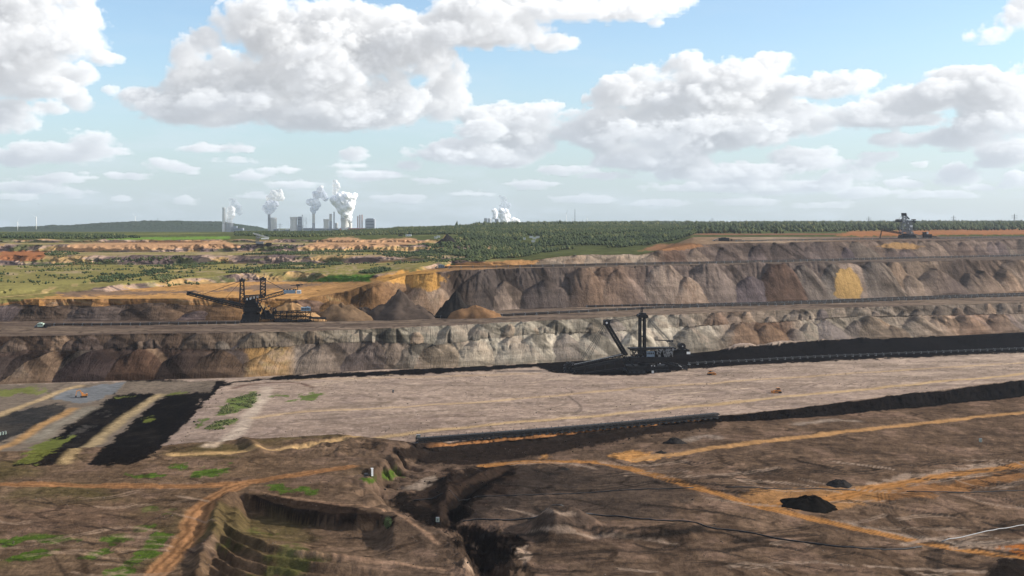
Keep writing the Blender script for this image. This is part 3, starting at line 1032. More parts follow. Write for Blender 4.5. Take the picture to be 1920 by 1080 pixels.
for sg in range(21, 27):
    r = seg_rows(sg)
    CO[r] = alb(92, 98, 62) * (0.6 + 0.8 * BLOT[r])[..., None]
    MATID[r] = 3
r = seg_rows(17, 18, 19)
mixc(r, sstep(1280, 1320, PXV[r]), alb(140, 106, 84))
r = np.nonzero(SEG >= 22)[0]
fields = fbm2(np.floor(X0[r] / 260) * 3.7, np.floor(Y0[r] / 420) * 5.1, 1)
mixc(r, sstep(0.55, 0.6, fields) * 0.6, alb(134, 134, 84))

# ---- traced patches: overgrown side
poly([(-190, 585), (-190, 525), (0, 520), (100, 514), (300, 505), (420, 490), (430, 496), (300, 516), (180, 540), (90, 556), (0, 572)], alb(142, 132, 84), 4, 6, mat=3, tex=0.25)
poly([(-190, 545), (0, 530), (150, 524), (300, 511), (160, 532), (0, 556)], alb(164, 154, 98), 4, 5, op=0.6, mat=3)
track([(-100, 575), (0, 558), (90, 545), (170, 530), (300, 512), (390, 500)], 7, alb(190, 164, 118))
poly([(575, 529), (615, 517), (705, 514), (692, 528)], alb(92, 124, 56), 2, 2, mat=3)
poly([(0, 488), (0, 472), (70, 469), (90, 474), (80, 486), (40, 490)], alb(172, 116, 82), 2, 4, mat=1)
poly([(-190, 492), (-190, 474), (0, 472), (0, 488)], alb(172, 116, 82), 2, 4, mat=1)
poly([(105, 468), (125, 458), (250, 453), (420, 450), (460, 464), (300, 467), (110, 473)], alb(198, 156, 120), 2, 3, mat=1)
poly([(565, 462), (620, 446), (655, 444), (680, 450), (770, 446), (805, 456), (700, 464), (600, 466)], alb(198, 156, 120), 2, 3, mat=1)
poly([(820, 457), (838, 442), (858, 458)], alb(196, 148, 104), 2, 3, mat=1)
poly([(200, 449), (260, 445), (430, 443), (432, 448), (300, 450)], alb(122, 150, 74), 1.5, 2, mat=3)
poly([(95, 549), (200, 546), (400, 545), (470, 534), (620, 531), (540, 541), (300, 552), (120, 556)], alb(136, 114, 98), 3, 6, op=0.9)
poly([(700, 523), (760, 507), (820, 507), (830, 520), (830, 540), (800, 545), (740, 532)], alb(196, 150, 92), 5, 8, mat=1, tex=0.3)
poly([(810, 500), (860, 494), (960, 488), (1010, 490), (1000, 497), (860, 503)], alb(196, 150, 104), 2, 3)
poly([(1562, 552), (1566, 520), (1576, 505), (1592, 502), (1610, 520), (1620, 545), (1612, 560), (1580, 560)], alb(172, 140, 94), 2, 2, mat=1)
poly([(1200, 470), (1230, 458), (1300, 456), (1330, 462), (1290, 468)], alb(150, 112, 84), 2, 3, mat=1)
poly([(1560, 442), (1600, 433), (1920, 429), (2110, 428), (2110, 440), (1800, 440), (1620, 444)], alb(168, 118, 84), 2, 3, mat=1)
poly([(1640, 463), (1680, 453), (1730, 462), (1720, 468)], alb(160, 128, 92), 2, 3, mat=1)

# ---- traced patches: coal terrace
BLK = alb(24, 22, 22)
poly([(225, 735), (238, 714), (275, 711), (430, 717), (560, 703), (800, 691), (960, 684), (1050, 677), (1300, 660), (1500, 640), (1700, 626), (1920, 614), (2110, 606), (2110, 655), (1920, 661), (1600, 675), (1400, 685),
      (1300, 691), (1260, 697), (1180, 704), (1080, 703), (1030, 697), (1008, 689), (800, 701), (600, 709), (440, 716), (395, 737), (300, 738)], BLK, 2.0, 2.5, mat=2, rows=seg_rows(5))
poly([(-190, 880), (-190, 728), (0, 720), (240, 716), (420, 712), (300, 840), (250, 870)], alb(128, 114, 100), 3, 5, tex=0.2, rows=seg_rows(5))
poly([(-190, 800), (0, 775), (60, 765), (125, 756), (122, 768), (40, 815), (0, 832), (-190, 860)], alb(58, 56, 54), 3, 6, mat=2, tex=0.35)
poly([(100, 747), (130, 729), (232, 717), (214, 738), (165, 757), (122, 753)], alb(126, 126, 126), 3, 5)
poly([(22, 872), (140, 790), (187, 757), (217, 737), (297, 738), (192, 815), (112, 872)], BLK, 3, 7, mat=2, tex=0.16, rag=9)
poly([(40, 868), (150, 800), (200, 765), (215, 775), (130, 845), (90, 868)], alb(96, 90, 84), 6, 14, op=0.6, thr=0.56)
poly([(190, 862), (240, 815), (310, 770), (320, 780), (260, 840), (230, 866)], alb(88, 82, 76), 6, 14, op=0.5, thr=0.56)
poly([(165, 872), (215, 820), (308, 740), (400, 734), (343, 790), (282, 852), (250, 872)], alb(26, 24, 23), 3, 6, mat=2, tex=0.12, rag=8)
poly([(395, 736), (405, 716), (425, 716), (345, 795), (290, 850), (262, 864), (250, 864), (330, 790)], alb(30, 27, 26), 2, 3, mat=2)
track([(120, 868), (180, 826), (240, 780), (300, 740)], 8, alb(186, 162, 124), feather=0.8, warp=3, op=0.85)
track([(-60, 850), (20, 833), (75, 800), (138, 766)], 8, alb(180, 142, 100), feather=0.7, warp=3)
track([(-80, 812), (0, 778), (60, 755), (115, 733), (150, 724)], 8, alb(186, 160, 124), feather=0.7, warp=3)
track([(60, 826), (120, 792), (165, 765)], 12, alb(150, 140, 124), op=0.8, feather=0.9, warp=4, tex=0.6)
GR = alb(92, 112, 48)
OL = alb(120, 124, 66)
for p in ([(-190, 750), (-190, 735), (0, 733), (92, 727), (88, 737), (0, 746)], [(22, 868), (80, 826), (132, 817), (112, 836), (62, 869)], [(212, 744), (240, 740), (246, 743), (220, 747)], [(305, 742), (320, 737), (352, 736), (345, 742)], [(272, 787), (285, 782), (294, 785), (280, 790)],
          [(403, 777), (440, 747), (476, 736), (490, 740), (472, 764), (420, 779)], [(380, 808), (402, 791), (446, 785), (420, 805)], [(535, 753), (560, 741), (605, 737), (590, 752)], [(500, 748), (512, 738), (532, 742)], [(365, 802), (372, 788), (385, 786)]):
    poly(p, GR if p[0][0] > 350 else OL, 3, 9, mat=3, op=0.85, tex=0.4, rag=10)
track([(395, 836), (440, 815), (470, 780), (492, 745), (500, 726)], 10, alb(206, 186, 166), op=0.8, feather=0.6, warp=3)
TAN = alb(214, 180, 134)
track([(330, 852), (480, 838), (640, 826), (780, 808), (1000, 789), (1200, 772), (1400, 752), (1500, 741), (1700, 722), (1920, 701), (2100, 684)], 9, TAN, op=0.75, feather=0.7, warp=5, road=11)
track([(480, 783), (560, 771), (700, 765), (860, 757), (1000, 744), (1200, 727), (1400, 713), (1600, 700), (1920, 680), (2100, 668)], 8, TAN, op=0.5, feather=0.8, warp=5, road=12)
track([(560, 712), (800, 707), (1000, 700)], 10, TAN, op=0.3, feather=0.9, warp=6)
ruts([(1065, 742), (1085, 757), (1090, 767), (1078, 777)], 1.5, op=0.4)
ruts([(500, 792), (700, 779), (900, 763)], 2.0, op=0.35)
ruts([(960, 745), (1010, 762), (1060, 776), (1110, 786)], 1.5, op=0.4, n=1)
ruts([(620, 822), (900, 799), (1200, 776)], 1.6, op=0.25)
ruts([(1380, 733), (1500, 722), (1640, 716)], 1.6, op=0.25)
track([(440, 728), (480, 718), (560, 716), (585, 726)], 7, alb(112, 86, 76), op=0.8, feather=0.7, warp=4)
track([(590, 768), (640, 762), (700, 758), (740, 752)], 10, alb(120, 104, 88), op=0.5, feather=0.9, warp=8)

# ---- traced patches: pit floor
poly([(742, 846), (780, 834), (900, 830), (1100, 812), (1345, 789), (1335, 801), (1180, 822), (1020, 852), (880, 872), (800, 870), (755, 858)], alb(46, 39, 35), 3, 5, mat=2)
poly([(760, 940), (800, 905), (860, 880), (940, 872), (1050, 880), (1110, 900), (980, 935), (905, 965), (850, 990), (800, 975)], alb(46, 38, 34), 12, 18, op=0.9)
poly([(1000, 880), (1130, 872), (1210, 890), (1290, 930), (1260, 965), (1000, 985), (860, 975), (930, 930)], alb(74, 66, 61), 12, 20, op=0.65, tex=0.4)
poly([(832, 980), (846, 940), (885, 906), (960, 882), (965, 890), (925, 910), (890, 940), (868, 980)], alb(26, 22, 20), 5, 8, mat=2)
poly([(735, 935), (760, 925), (800, 950), (840, 978), (850, 992), (800, 985), (750, 955)], alb(34, 29, 26), 5, 10, mat=2, tex=0.3)
poly([(790, 905), (830, 895), (880, 880), (920, 872), (925, 880), (870, 895), (820, 915)], alb(40, 34, 31), 5, 10, mat=2, tex=0.3)
poly([(755, 915), (790, 900), (815, 893), (822, 902), (790, 918)], alb(170, 154, 140), 4, 8, op=0.8, thr=0.48)
poly([(830, 985), (880, 982), (935, 1000), (990, 1010), (985, 1040), (940, 1060), (900, 1080), (870, 1040), (850, 1010)], alb(28, 23, 21), 5, 16, mat=2, tex=0.3)
poly([(860, 1020), (880, 1018), (910, 1055), (900, 1082), (870, 1060)], alb(196, 172, 152), 5, 14, op=0.9, thr=0.5)
poly([(960, 1035), (985, 1025), (1000, 1040), (975, 1060)], alb(190, 168, 150), 5, 14, op=0.8, thr=0.5)
SAND = alb(190, 144, 96)
poly([(1140, 856), (1180, 842), (1225, 847), (1252, 859), (1180, 869)], SAND, 4, 9, tex=0.3)
poly([(1012, 862), (1024, 854), (1035, 864)], SAND, 3, 5, op=0.8)
poly([(1385, 925), (1450, 915), (1520, 917), (1600, 914), (1690, 903), (1660, 938), (1560, 958), (1480, 960), (1420, 948)], alb(176, 134, 92), 6, 16, op=0.75, tex=0.5)
poly([(1640, 930), (1700, 912), (1920, 884), (2100, 866), (2100, 880), (1920, 902), (1720, 930), (1650, 942)], alb(170, 122, 78), 6, 14, op=0.55, tex=0.4)
poly([(1580, 916), (1700, 890), (1860, 870), (1900, 866), (1850, 880), (1700, 903)], alb(186, 166, 150), 5, 9, op=0.55, tex=0.5)
poly([(1870, 1028), (1920, 1020), (2000, 1015), (2000, 1040), (1930, 1045)], alb(186, 116, 62), 4, 6, op=0.8)
poly([(1850, 1082), (1870, 1055), (1920, 1048), (2100, 1045), (2100, 1100), (1860, 1100)], alb(42, 36, 32), 6, 12, mat=2)
for p, w in (([(1290, 826), (1320, 815), (1345, 820)], 8), ([(1500, 796), (1570, 788), (1610, 790)], 9), ([(1600, 985), (1760, 1020), (1920, 1012)], 6)):
    track(p, w, alb(186, 172, 160), op=0.5, feather=0.8, warp=6, tex=0.7)
GREEN = alb(78, 100, 42)
for p in ([(-60, 1012), (0, 1009), (60, 1002), (120, 1004), (165, 1014), (40, 1018), (-60, 1024)], [(5, 1052), (40, 1035), (92, 1030), (98, 1044), (30, 1056)], [(148, 1046), (182, 1029), (204, 1034), (170, 1047)],
          [(196, 1072), (250, 1040), (298, 1000), (318, 1003), (290, 1042), (226, 1078)], [(182, 1012), (230, 1000), (238, 1009), (200, 1016)], [(366, 894), (400, 875), (430, 863), (434, 872), (402, 890)], [(240, 985), (312, 975), (300, 990), (258, 996)],
          [(508, 911), (545, 914), (592, 922), (580, 928), (520, 921)], [(666, 906), (742, 884), (747, 892), (700, 905)], [(240, 890), (290, 884), (300, 888), (250, 896)], [(310, 874), (345, 871), (350, 876), (318, 880)], [(270, 950), (290, 945), (292, 955)], [(310, 960), (330, 955), (330, 965)]):
    poly(p, GREEN, 4, 14, mat=3, op=0.95, tex=0.3, rag=15)
poly([(430, 985), (470, 985), (560, 1020), (640, 1060), (640, 1085), (440, 1085), (425, 1030)], alb(84, 96, 44), 8, 14, op=0.6, thr=0.5)
poly([(-100, 940), (200, 935), (330, 960), (250, 1000), (0, 1000), (-100, 1000)], alb(120, 98, 84), 14, 20, op=0.5, tex=0.3)
poly([(460, 925), (640, 945), (740, 968), (735, 985), (560, 985), (480, 950)], alb(40, 32, 28), 3, 4, op=0.9)  # crescent scarp wall: deep shade painted into its soil colour
ORG = alb(182, 134, 88)
OR2 = alb(166, 124, 90)
track([(-150, 906), (0, 908), (150, 910), (300, 913), (420, 908), (500, 899), (580, 886), (660, 873)], 10, OR2, feather=0.5, warp=3, road=1, rut=True)
track([(455, 906), (415, 920), (390, 940), (372, 970), (355, 1005), (325, 1045), (285, 1090), (240, 1128)], 11, alb(172, 130, 96), feather=0.4, warp=3, road=2, rut=True)
track([(905, 874), (960, 867), (1010, 865), (1075, 865), (1130, 868), (1175, 877), (1240, 893), (1310, 916), (1390, 940), (1480, 961), (1600, 990), (1720, 1015), (1830, 1033), (1920, 1047), (2060, 1064)], 9, ORG, feather=0.35, warp=2, road=3, rut=True)
track([(1440, 950), (1520, 942), (1600, 924), (1680, 908), (1760, 894), (1840, 882), (1920, 870), (2060, 850)], 10, ORG, feather=0.4, warp=2.5, road=4, rut=True)
track([(1190, 862), (1260, 852), (1330, 840), (1420, 829), (1560, 812), (1680, 799), (1800, 786), (1920, 774), (2060, 760)], 9, alb(182, 144, 104), feather=0.5, warp=3, road=5)
DK = (0.028, 0.023, 0.02)
for k in range(4):
    ruts([(1645 + 7 * k, 925), (1648 + 7 * k, 950), (1668 + 8 * k, 975), (1700 + 9 * k, 1000), (1735 + 9 * k, 1016)], 1.6, DK, 0.55, 1)
    ruts([(1745 + 7 * k, 1030), (1742 + 7 * k, 1050), (1735 + 9 * k, 1080), (1738 + 9 * k, 1100)], 2.2, DK, 0.6, 1)
for k in range(5):
    ruts([(1430 - 10 * k, 866 + 6 * k), (1560, 858 + 7 * k), (1700, 842 + 7 * k)], 2.6, DK, 0.3, 1)
ruts([(1560, 888), (1660, 876), (1780, 860), (1920, 846)], 1.6, DK, 0.6, 2, 5)
ruts([(1250, 905), (1275, 880), (1350, 858), (1500, 840)], 2.0, DK, 0.4, 3, 6)
ruts([(1340, 880), (1400, 858), (1450, 868), (1400, 880), (1350, 895)], 2.5, DK, 0.35, 2, 5)
ruts([(1000, 960), (1150, 955), (1290, 940), (1330, 960)], 2.0, DK, 0.35, 2, 5)
ruts([(1060, 1040), (1200, 1030), (1400, 1035), (1600, 1050)], 2.0, DK, 0.4, 2, 6)
ruts([(1330, 1060), (1500, 1040), (1560, 1000), (1480, 985)], 2.0, DK, 0.4, 2, 6)
ruts([(1700, 930), (1780, 950), (1830, 985), (1840, 1010)], 1.8, DK, 0.4, 2, 5)
ruts([(40, 960), (160, 965), (250, 955), (290, 940), (330, 938)], 1.5, DK, 0.45, 2, 4)
ruts([(0, 985), (120, 978), (240, 985), (200, 1000)], 1.5, DK, 0.4, 2, 4)
ruts([(120, 1085), (180, 1050), (230, 1015), (280, 980), (330, 960)], 1.5, DK, 0.4, 2, 5)
ruts([(500, 925), (620, 945), (720, 950), (790, 990), (820, 1020)], 2.0, alb(170, 140, 118), 0.5, 2, 6)
ruts([(560, 1040), (700, 1052), (830, 1068)], 2.0, alb(176, 146, 124), 0.55, 2, 8)
ruts([(100, 1040), (110, 1060), (125, 1082)], 1.2, DK, 0.4, 2, 4)
# wheel tracks criss-crossing the floor
rg = np.random.default_rng(77)
for k in range(110):
    x0 = rg.uniform(900, 1900); y0 = rg.uniform(850, 1075)
    L = rg.uniform(60, 230); a = rg.uniform(-0.25, 0.25); cv = rg.uniform(-14, 14)
    pts = [(x0 + L * s, y0 + L * s * a * 0.6 + cv * math.sin(s * 3)) for s in np.linspace(0, 1, 6)]
    pts = [p for p in pts if p[0] < 2080 and 862 < p[1] < 1120]
    if len(pts) > 2:
        ruts(pts, rg.uniform(1.5, 2.4), DK if rg.random() < 0.7 else alb(160, 142, 128), rg.uniform(0.55, 0.9), 2, rg.uniform(4, 7))
# the thin orange ledge under the conveyor
r = seg_rows(4)
w = sstep(790, 840, PXV[r]) * (1 - sstep(1310, 1345, PXV[r])) * (sstep(0.5, 0.6, TT[r]) * (1 - sstep(0.8, 0.86, TT[r])))[:, None]
mixc(r, w, alb(166, 118, 80))
for k in range(50):
    x0 = rg.uniform(-50, 360); y0 = rg.uniform(925, 1075)
    L = rg.uniform(50, 160); a = rg.uniform(-0.35, 0.2); cv = rg.uniform(-10, 10)
    pts = [(x0 + L * s_, y0 + L * s_ * a * 0.6 + cv * math.sin(s_ * 3)) for s_ in np.linspace(0, 1, 5)]
    pts = [q for q in pts if q[0] < 400 and 915 < q[1] < 1120]
    if len(pts) > 2:
        ruts(pts, rg.uniform(1.2, 1.9), DK if rg.random() < 0.6 else alb(168, 146, 128), rg.uniform(0.3, 0.6), 2, rg.uniform(3, 5))
for k in range(40):
    x0 = rg.uniform(430, 1800); y0 = rg.uniform(700, 800)
    L = rg.uniform(80, 300); a = rg.uniform(-0.16, -0.04)
    pts = [(x0 + L * s_, y0 + L * s_ * a) for s_ in np.linspace(0, 1, 4)]
    pts = [q for q in pts if q[0] < 2080 and q[1] > 700 - max(0, q[0] - 1200) * 0.05 and q[1] < float(np.interp(q[0], PX, e_cre)) - 12]
    if len(pts) > 2:
        ruts(pts, rg.uniform(1.5, 4), alb(140, 118, 104) if rg.random() < 0.6 else alb(225, 200, 170), rg.uniform(0.25, 0.5), 1)
CO[seg_rows(3)] *= np.array([1.04, 0.985, 0.92])
CO[r1] *= 1 - 0.16 * (1 - sstep(430, 520, PXV[r1]))[..., None]
_l = CO.mean(-1, keepdims=True)
CO = np.clip((_l + (CO - _l) * 1.08) * 0.68, 0.004, 0.85)

# ---------------------------------------------------------------- cut the terrain into its parts
V3 = np.stack([BX, BY, BZ], -1)


def grid_object(name, mask, mat, label, cat, kind='structure'):
    """mask: (NR-1, NC-1) faces of the terrain grid"""
    fr_, fc = np.nonzero(mask)
    if len(fr_) == 0:
        return None
    a = fr_ * NC + fc
    quads = np.stack([a, a + 1, a + NC + 1, a + NC], -1)
    used, inv = np.unique(quads, return_inverse=True)
    co = V3.reshape(-1, 3)[used]
    me = bpy.data.meshes.new(name)
    nv, nf = len(used), len(fr_)
    me.vertices.add(nv)
    me.vertices.foreach_set('co', co.astype(np.float32).ravel())
    me.loops.add(nf * 4)
    me.loops.foreach_set('vertex_index', inv.astype(np.int32).ravel())
    me.polygons.add(nf)
    me.polygons.foreach_set('loop_start', np.arange(0, nf * 4, 4, dtype=np.int32))
    me.polygons.foreach_set('use_smooth', np.ones(nf, bool))
    at = me.attributes.new('Col', 'FLOAT_COLOR', 'POINT')
    c4 = np.ones((nv, 4), np.float32)
    c4[:, :3] = CO.reshape(-1, 3)[used]
    at.data.foreach_set('color', c4.ravel())
    me.update(calc_edges=True)
    me.materials.append(mat)
    o = bpy.data.objects.new(name, me)
    COL.objects.link(o)
    return tag(o, label, cat, kind=kind)


fseg = np.broadcast_to(SEG[:-1, None], (NR - 1, NC - 1))
froad = ROADID[:-1, :-1]
fmat = MATID[:-1, :-1]
fpx = PXV[:-1, :-1]
isr = froad > 0
S = lambda *k: np.isin(fseg, k) & ~isr
ROADS = {1: 'sandy haul road running level across the lower left', 2: 'sandy haul road curving down to the bottom edge at left', 3: 'orange haul road slanting across the dark floor to the lower right',
         4: 'orange haul road joining from the right edge beside the black heap', 5: 'faint orange haul road along the foot of the coal face at right', 11: 'pale track along the near edge of the beige terrace', 12: 'faint pale track along the middle of the beige terrace'}
for k, lab in ROADS.items():
    grid_object('haul_road', froad == k, MAT_ROAD, lab, 'road')
grid_object('lookout_slope', S(0, 1, 2), MAT_GREEN, 'grassy slope below the look-out, under the frame', 'slope')
grid_object('pit_floor', S(3) & ~(fmat == 2), MAT_EARTH, 'dark brown churned pit floor with wheel tracks in the foreground', 'ground')
grid_object('coal_ground', S(3) & (fmat == 2), MAT_COAL, 'black coal-stained ground round the bowl and gully in the foreground', 'ground')
grid_object('coal_face', S(4), MAT_COAL, 'black coal face between the beige terrace and the dark floor', 'slope')
grid_object('coal_terrace', S(5) & ~(fmat == 2), MAT_SILT, 'wide flat terrace of pale pinkish silt across the middle', 'terrace')
grid_object('coal_seam', S(5) & (fmat == 2), MAT_COAL, 'black coal laid bare along the foot of the grey dump slope and at left', 'ground')
grid_object('dump_slope', S(6, 7, 8), MAT_SPOIL, 'lower spoil slope of grey and brown tipped cones above the coal', 'slope')
grid_object('dump_terrace', S(9), MAT_EARTH, 'dark flat terrace carrying the black machine with two pylons', 'terrace')
grid_object('dump_slope', S(10, 11, 12), MAT_SPOIL, 'middle spoil slope of dark ribbed cones below the upper conveyor', 'slope')
grid_object('dump_terrace', S(13), MAT_EARTH, 'upper terrace with the long conveyor, orange sand at its left end', 'terrace')
grid_object('dump_slope', S(14) & (fpx > 900), MAT_SPOIL, 'uppermost grey spoil slope at right below the far spreader', 'slope')
grid_object('overgrown_slope', (S(14) & (fpx <= 900)) | S(15) & (fpx <= 900) | S(16, 17, 18, 19, 20), MAT_GREEN, 'old stepped pit side overgrown with grass and bushes at left', 'slope')
grid_object('spreader_terrace', S(15) & (fpx > 900), MAT_EARTH, 'topmost terrace under the far spreader on the right', 'terrace')
grid_object('plain', S(*range(21, 40)), MAT_GREEN, 'green farmland and woods reaching to the horizon', 'ground')
# ---------------------------------------------------------------- materials of built things
def solid(name, col, rough=0.6, metal=0.0, vary=0.15, scale=0.6, spec=0.3):
    m = bpy.data.materials.new(name)
    m.use_nodes = True
    g = NT(m.node_tree)
    bs = g.n['Principled BSDF']
    tc = g.n.new('ShaderNodeTexCoord')
    n = g.noise(tc.outputs['Object'], scale, 5, 0.65)
    f = g.ramp(n, 0.3, 0.7, 1.0 - vary, 1.0 + vary, smooth=False)
    rgb = g.n.new('ShaderNodeRGB')
    rgb.outputs[0].default_value = (float(col[0]), float(col[1]), float(col[2]), 1)
    g.l.new(g.vec('SCALE', rgb.outputs[0], f), bs.inputs['Base Color'])
    bs.inputs['Roughness'].default_value = rough
    bs.inputs['Metallic'].default_value = metal
    bs.inputs['Specular IOR Level'].default_value = spec
    return m


M = dict(
    black=solid('sooty_steel', (0.011, 0.011, 0.012), 0.6, vary=0.5, spec=0.15),
    dark=solid('dark_steel', (0.024, 0.025, 0.028), 0.55, vary=0.5, spec=0.2),
    grey=solid('grey_paint', (0.20, 0.21, 0.22), 0.5, vary=0.3),
    pale=solid('pale_paint', (0.55, 0.56, 0.56), 0.5, vary=0.15),
    white=solid('white_paint', (0.78, 0.78, 0.76), 0.45, vary=0.08),
    blue=solid('faded_blue_paint', (0.16, 0.22, 0.28), 0.5, vary=0.2),
    orange=solid('orange_paint', (0.50, 0.20, 0.05), 0.45, vary=0.2),
    yellow=solid('yellow_paint', (0.45, 0.28, 0.04), 0.45, vary=0.2),
    green=solid('green_paint', (0.07, 0.13, 0.08), 0.5, vary=0.2),
    mint=solid('pale_green_paint', (0.45, 0.55, 0.45), 0.5, vary=0.1),
    rubber=solid('rubber', (0.012, 0.012, 0.012), 0.7, vary=0.3),
    belt=solid('conveyor_rubber', (0.022, 0.021, 0.021), 0.7, vary=0.4, scale=0.1),
    rust=solid('brown_steel', (0.10, 0.06, 0.04), 0.7, vary=0.4),
    concrete=solid('concrete', (0.66, 0.64, 0.60), 0.85, vary=0.10, scale=0.02),
    concrete_dark=solid('grey_concrete', (0.36, 0.37, 0.38), 0.85, vary=0.15, scale=0.02),
    cladding=solid('grey_cladding', (0.30, 0.33, 0.37), 0.6, vary=0.15, scale=0.02),
    cladding_pale=solid('pale_cladding', (0.48, 0.50, 0.52), 0.6, vary=0.1, scale=0.02),
    brick=solid('red_brown_brick', (0.26, 0.12, 0.09), 0.8, vary=0.15, scale=0.02),
    redpaint=solid('red_paint', (0.50, 0.14, 0.10), 0.6, vary=0.15, scale=0.05),
    metal=solid('bright_metal', (0.62, 0.62, 0.60), 0.35, 0.3, vary=0.08, scale=0.02),
    glass=solid('window_glass', (0.02, 0.03, 0.04), 0.1, spec=0.6),
    leaf=solid('leaves', (0.055, 0.085, 0.026), 0.7, vary=0.5, scale=3.0),
    bark=solid('bark', (0.06, 0.045, 0.035), 0.9),
    pipe=solid('black_pipe', (0.010, 0.010, 0.011), 0.45, vary=0.3),
    pipe_grey=solid('grey_pipe', (0.26, 0.26, 0.26), 0.45, vary=0.2),
    heap=solid('dark_spoil', (0.024, 0.021, 0.019), 0.95, vary=0.5, scale=0.5, spec=0.0),
    heap_black=solid('black_spoil', (0.007, 0.006, 0.005), 0.95, vary=0.5, scale=0.5, spec=0.0),
    heap_tan=solid('tan_spoil', (0.34, 0.20, 0.095), 0.95, vary=0.35, scale=0.12, spec=0.0),
    heap_orange=solid('orange_spoil', (0.20, 0.11, 0.055), 0.95, vary=0.3, scale=0.15, spec=0.0),
    heap_brown=solid('brown_spoil', (0.075, 0.055, 0.043), 0.95, vary=0.4, scale=0.12, spec=0.0),
    heap_umber=solid('umber_spoil', (0.15, 0.095, 0.055), 0.95, vary=0.45, scale=0.1, spec=0.0),
    heap_grey=solid('grey_spoil', (0.245, 0.222, 0.185), 0.95, vary=0.22, scale=0.09, spec=0.0),
    stream=solid('falling_spoil', (0.12, 0.075, 0.045), 0.9, vary=0.3),
)


class MB:
    def __init__(self):
        self.v, self.f = [], []

    def add(self, vs, fs):
        k = len(self.v)
        self.v += [tuple(p) for p in vs]
        self.f += [tuple(i + k for i in f) for f in fs]

    def box(self, x0, x1, y0, y1, z0, z1, top=1.0):
        cx, cy = (x0 + x1) / 2, (y0 + y1) / 2
        t = lambda a, c: c + (a - c) * top
        self.add([(x0, y0, z0), (x1, y0, z0), (x1, y1, z0), (x0, y1, z0), (t(x0, cx), t(y0, cy), z1), (t(x1, cx), t(y0, cy), z1), (t(x1, cx), t(y1, cy), z1), (t(x0, cx), t(y1, cy), z1)],
                 [(3, 2, 1, 0), (4, 5, 6, 7), (0, 1, 5, 4), (1, 2, 6, 5), (2, 3, 7, 6), (3, 0, 4, 7)])

    def bar(self, a, b, w, h=None, w2=None):
        """square bar between two points"""
        a, b = Vector(a), Vector(b)
        h = h or w
        k = (w2 or w) / w
        d = (b - a).normalized()
        up = Vector((0, 0, 1)) if abs(d.z) < 0.95 else Vector((0, 1, 0))
        s = d.cross(up).normalized()
        u = s.cross(d)
        vs = []
        for p, q in ((a, 1.0), (b, k)):
            for sx, sy in ((-1, -1), (1, -1), (1, 1), (-1, 1)):
                vs.append(p + s * (sx * w / 2 * q) + u * (sy * h / 2 * q))
        self.add(vs, [(3, 2, 1, 0), (4, 5, 6, 7), (0, 1, 5, 4), (1, 2, 6, 5), (2, 3, 7, 6), (3, 0, 4, 7)])

    def tube(self, pts, r, n=8, cap=True):
        pts = [Vector(p) for p in pts]
        rs = r if isinstance(r, (list, tuple)) else [r] * len(pts)
        rings = []
        for i, p in enumerate(pts):
            d = (pts[min(i + 1, len(pts) - 1)] - pts[max(i - 1, 0)])
            if d.length < 1e-9:
                d = Vector((0, 0, 1))
            d.normalize()
            up = Vector((0, 0, 1)) if abs(d.z) < 0.95 else Vector((1, 0, 0))
            s = d.cross(up).normalized(); u = s.cross(d)
            rings.append([p + (s * math.cos(t) + u * math.sin(t)) * rs[i] for t in [2 * math.pi * k / n for k in range(n)]])
        vs = [q for r_ in rings for q in r_]
        fs = []
        for i in range(len(pts) - 1):
            for k in range(n):
                fs.append((i * n + k, i * n + (k + 1) % n, (i + 1) * n + (k + 1) % n, (i + 1) * n + k))
        if cap:
            fs.append(tuple(range(n - 1, -1, -1)))
            fs.append(tuple((len(pts) - 1) * n + k for k in range(n)))
        self.add(vs, fs)

    def lathe(self, prof, n=24, c=(0, 0, 0), cap=True):
        vs = []
        for r, z in prof:
            for k in range(n):
                t = 2 * math.pi * k / n
                vs.append((c[0] + r * math.cos(t), c[1] + r * math.sin(t), c[2] + z))
        fs = []
        for i in range(len(prof) - 1):
            for k in range(n):
                fs.append((i * n + k, i * n + (k + 1) % n, (i + 1) * n + (k + 1) % n, (i + 1) * n + k))
        if cap:
            fs.append(tuple(range(n - 1, -1, -1)))
            fs.append(tuple((len(prof) - 1) * n + k for k in range(n)))
        self.add(vs, fs)

    def truss(self, a, b, w, h, n, t, w2=None, h2=None):
        """four-chord lattice boom from a to b"""
        a, b = Vector(a), Vector(b)
        d = (b - a).normalized()
        up = Vector((0, 0, 1)) if abs(d.z) < 0.9 else Vector((1, 0, 0))
        s = d.cross(up).normalized(); u = s.cross(d)
        w2, h2 = w2 or w, h2 or h
        P = []
        for i in range(n + 1):
            k = i / n
            p = a.lerp(b, k); ww = w + (w2 - w) * k; hh = h + (h2 - h) * k
            P.append([p + s * (sx * ww / 2) + u * (sy * hh / 2) for sx, sy in ((-1, -1), (1, -1), (1, 1), (-1, 1))])
        for k in range(4):
            self.bar(P[0][k], P[-1][k], t)
        for i in range(n + 1):
            for k in range(4):
                self.bar(P[i][k], P[i][(k + 1) % 4], t * 0.6)
        for i in range(n):
            for k in range(4):
                j = (k + 1) % 4
                if (i + k) % 2:
                    self.bar(P[i][k], P[i + 1][j], t * 0.6)
                else:
                    self.bar(P[i][j], P[i + 1][k], t * 0.6)

    def build(self, name, mat, parent=None, smooth_=False, loc=None):
        me = bpy.data.meshes.new(name)
        me.from_pydata(self.v, [], self.f)
        me.update()
        me.materials.append(mat)
        if smooth_:
            me.polygons.foreach_set('use_smooth', np.ones(len(me.polygons), bool))
        o = bpy.data.objects.new(name, me)
        COL.objects.link(o)
        if parent is not None:
            o.parent = parent
        if loc is not None:
            o.location = loc
        return o


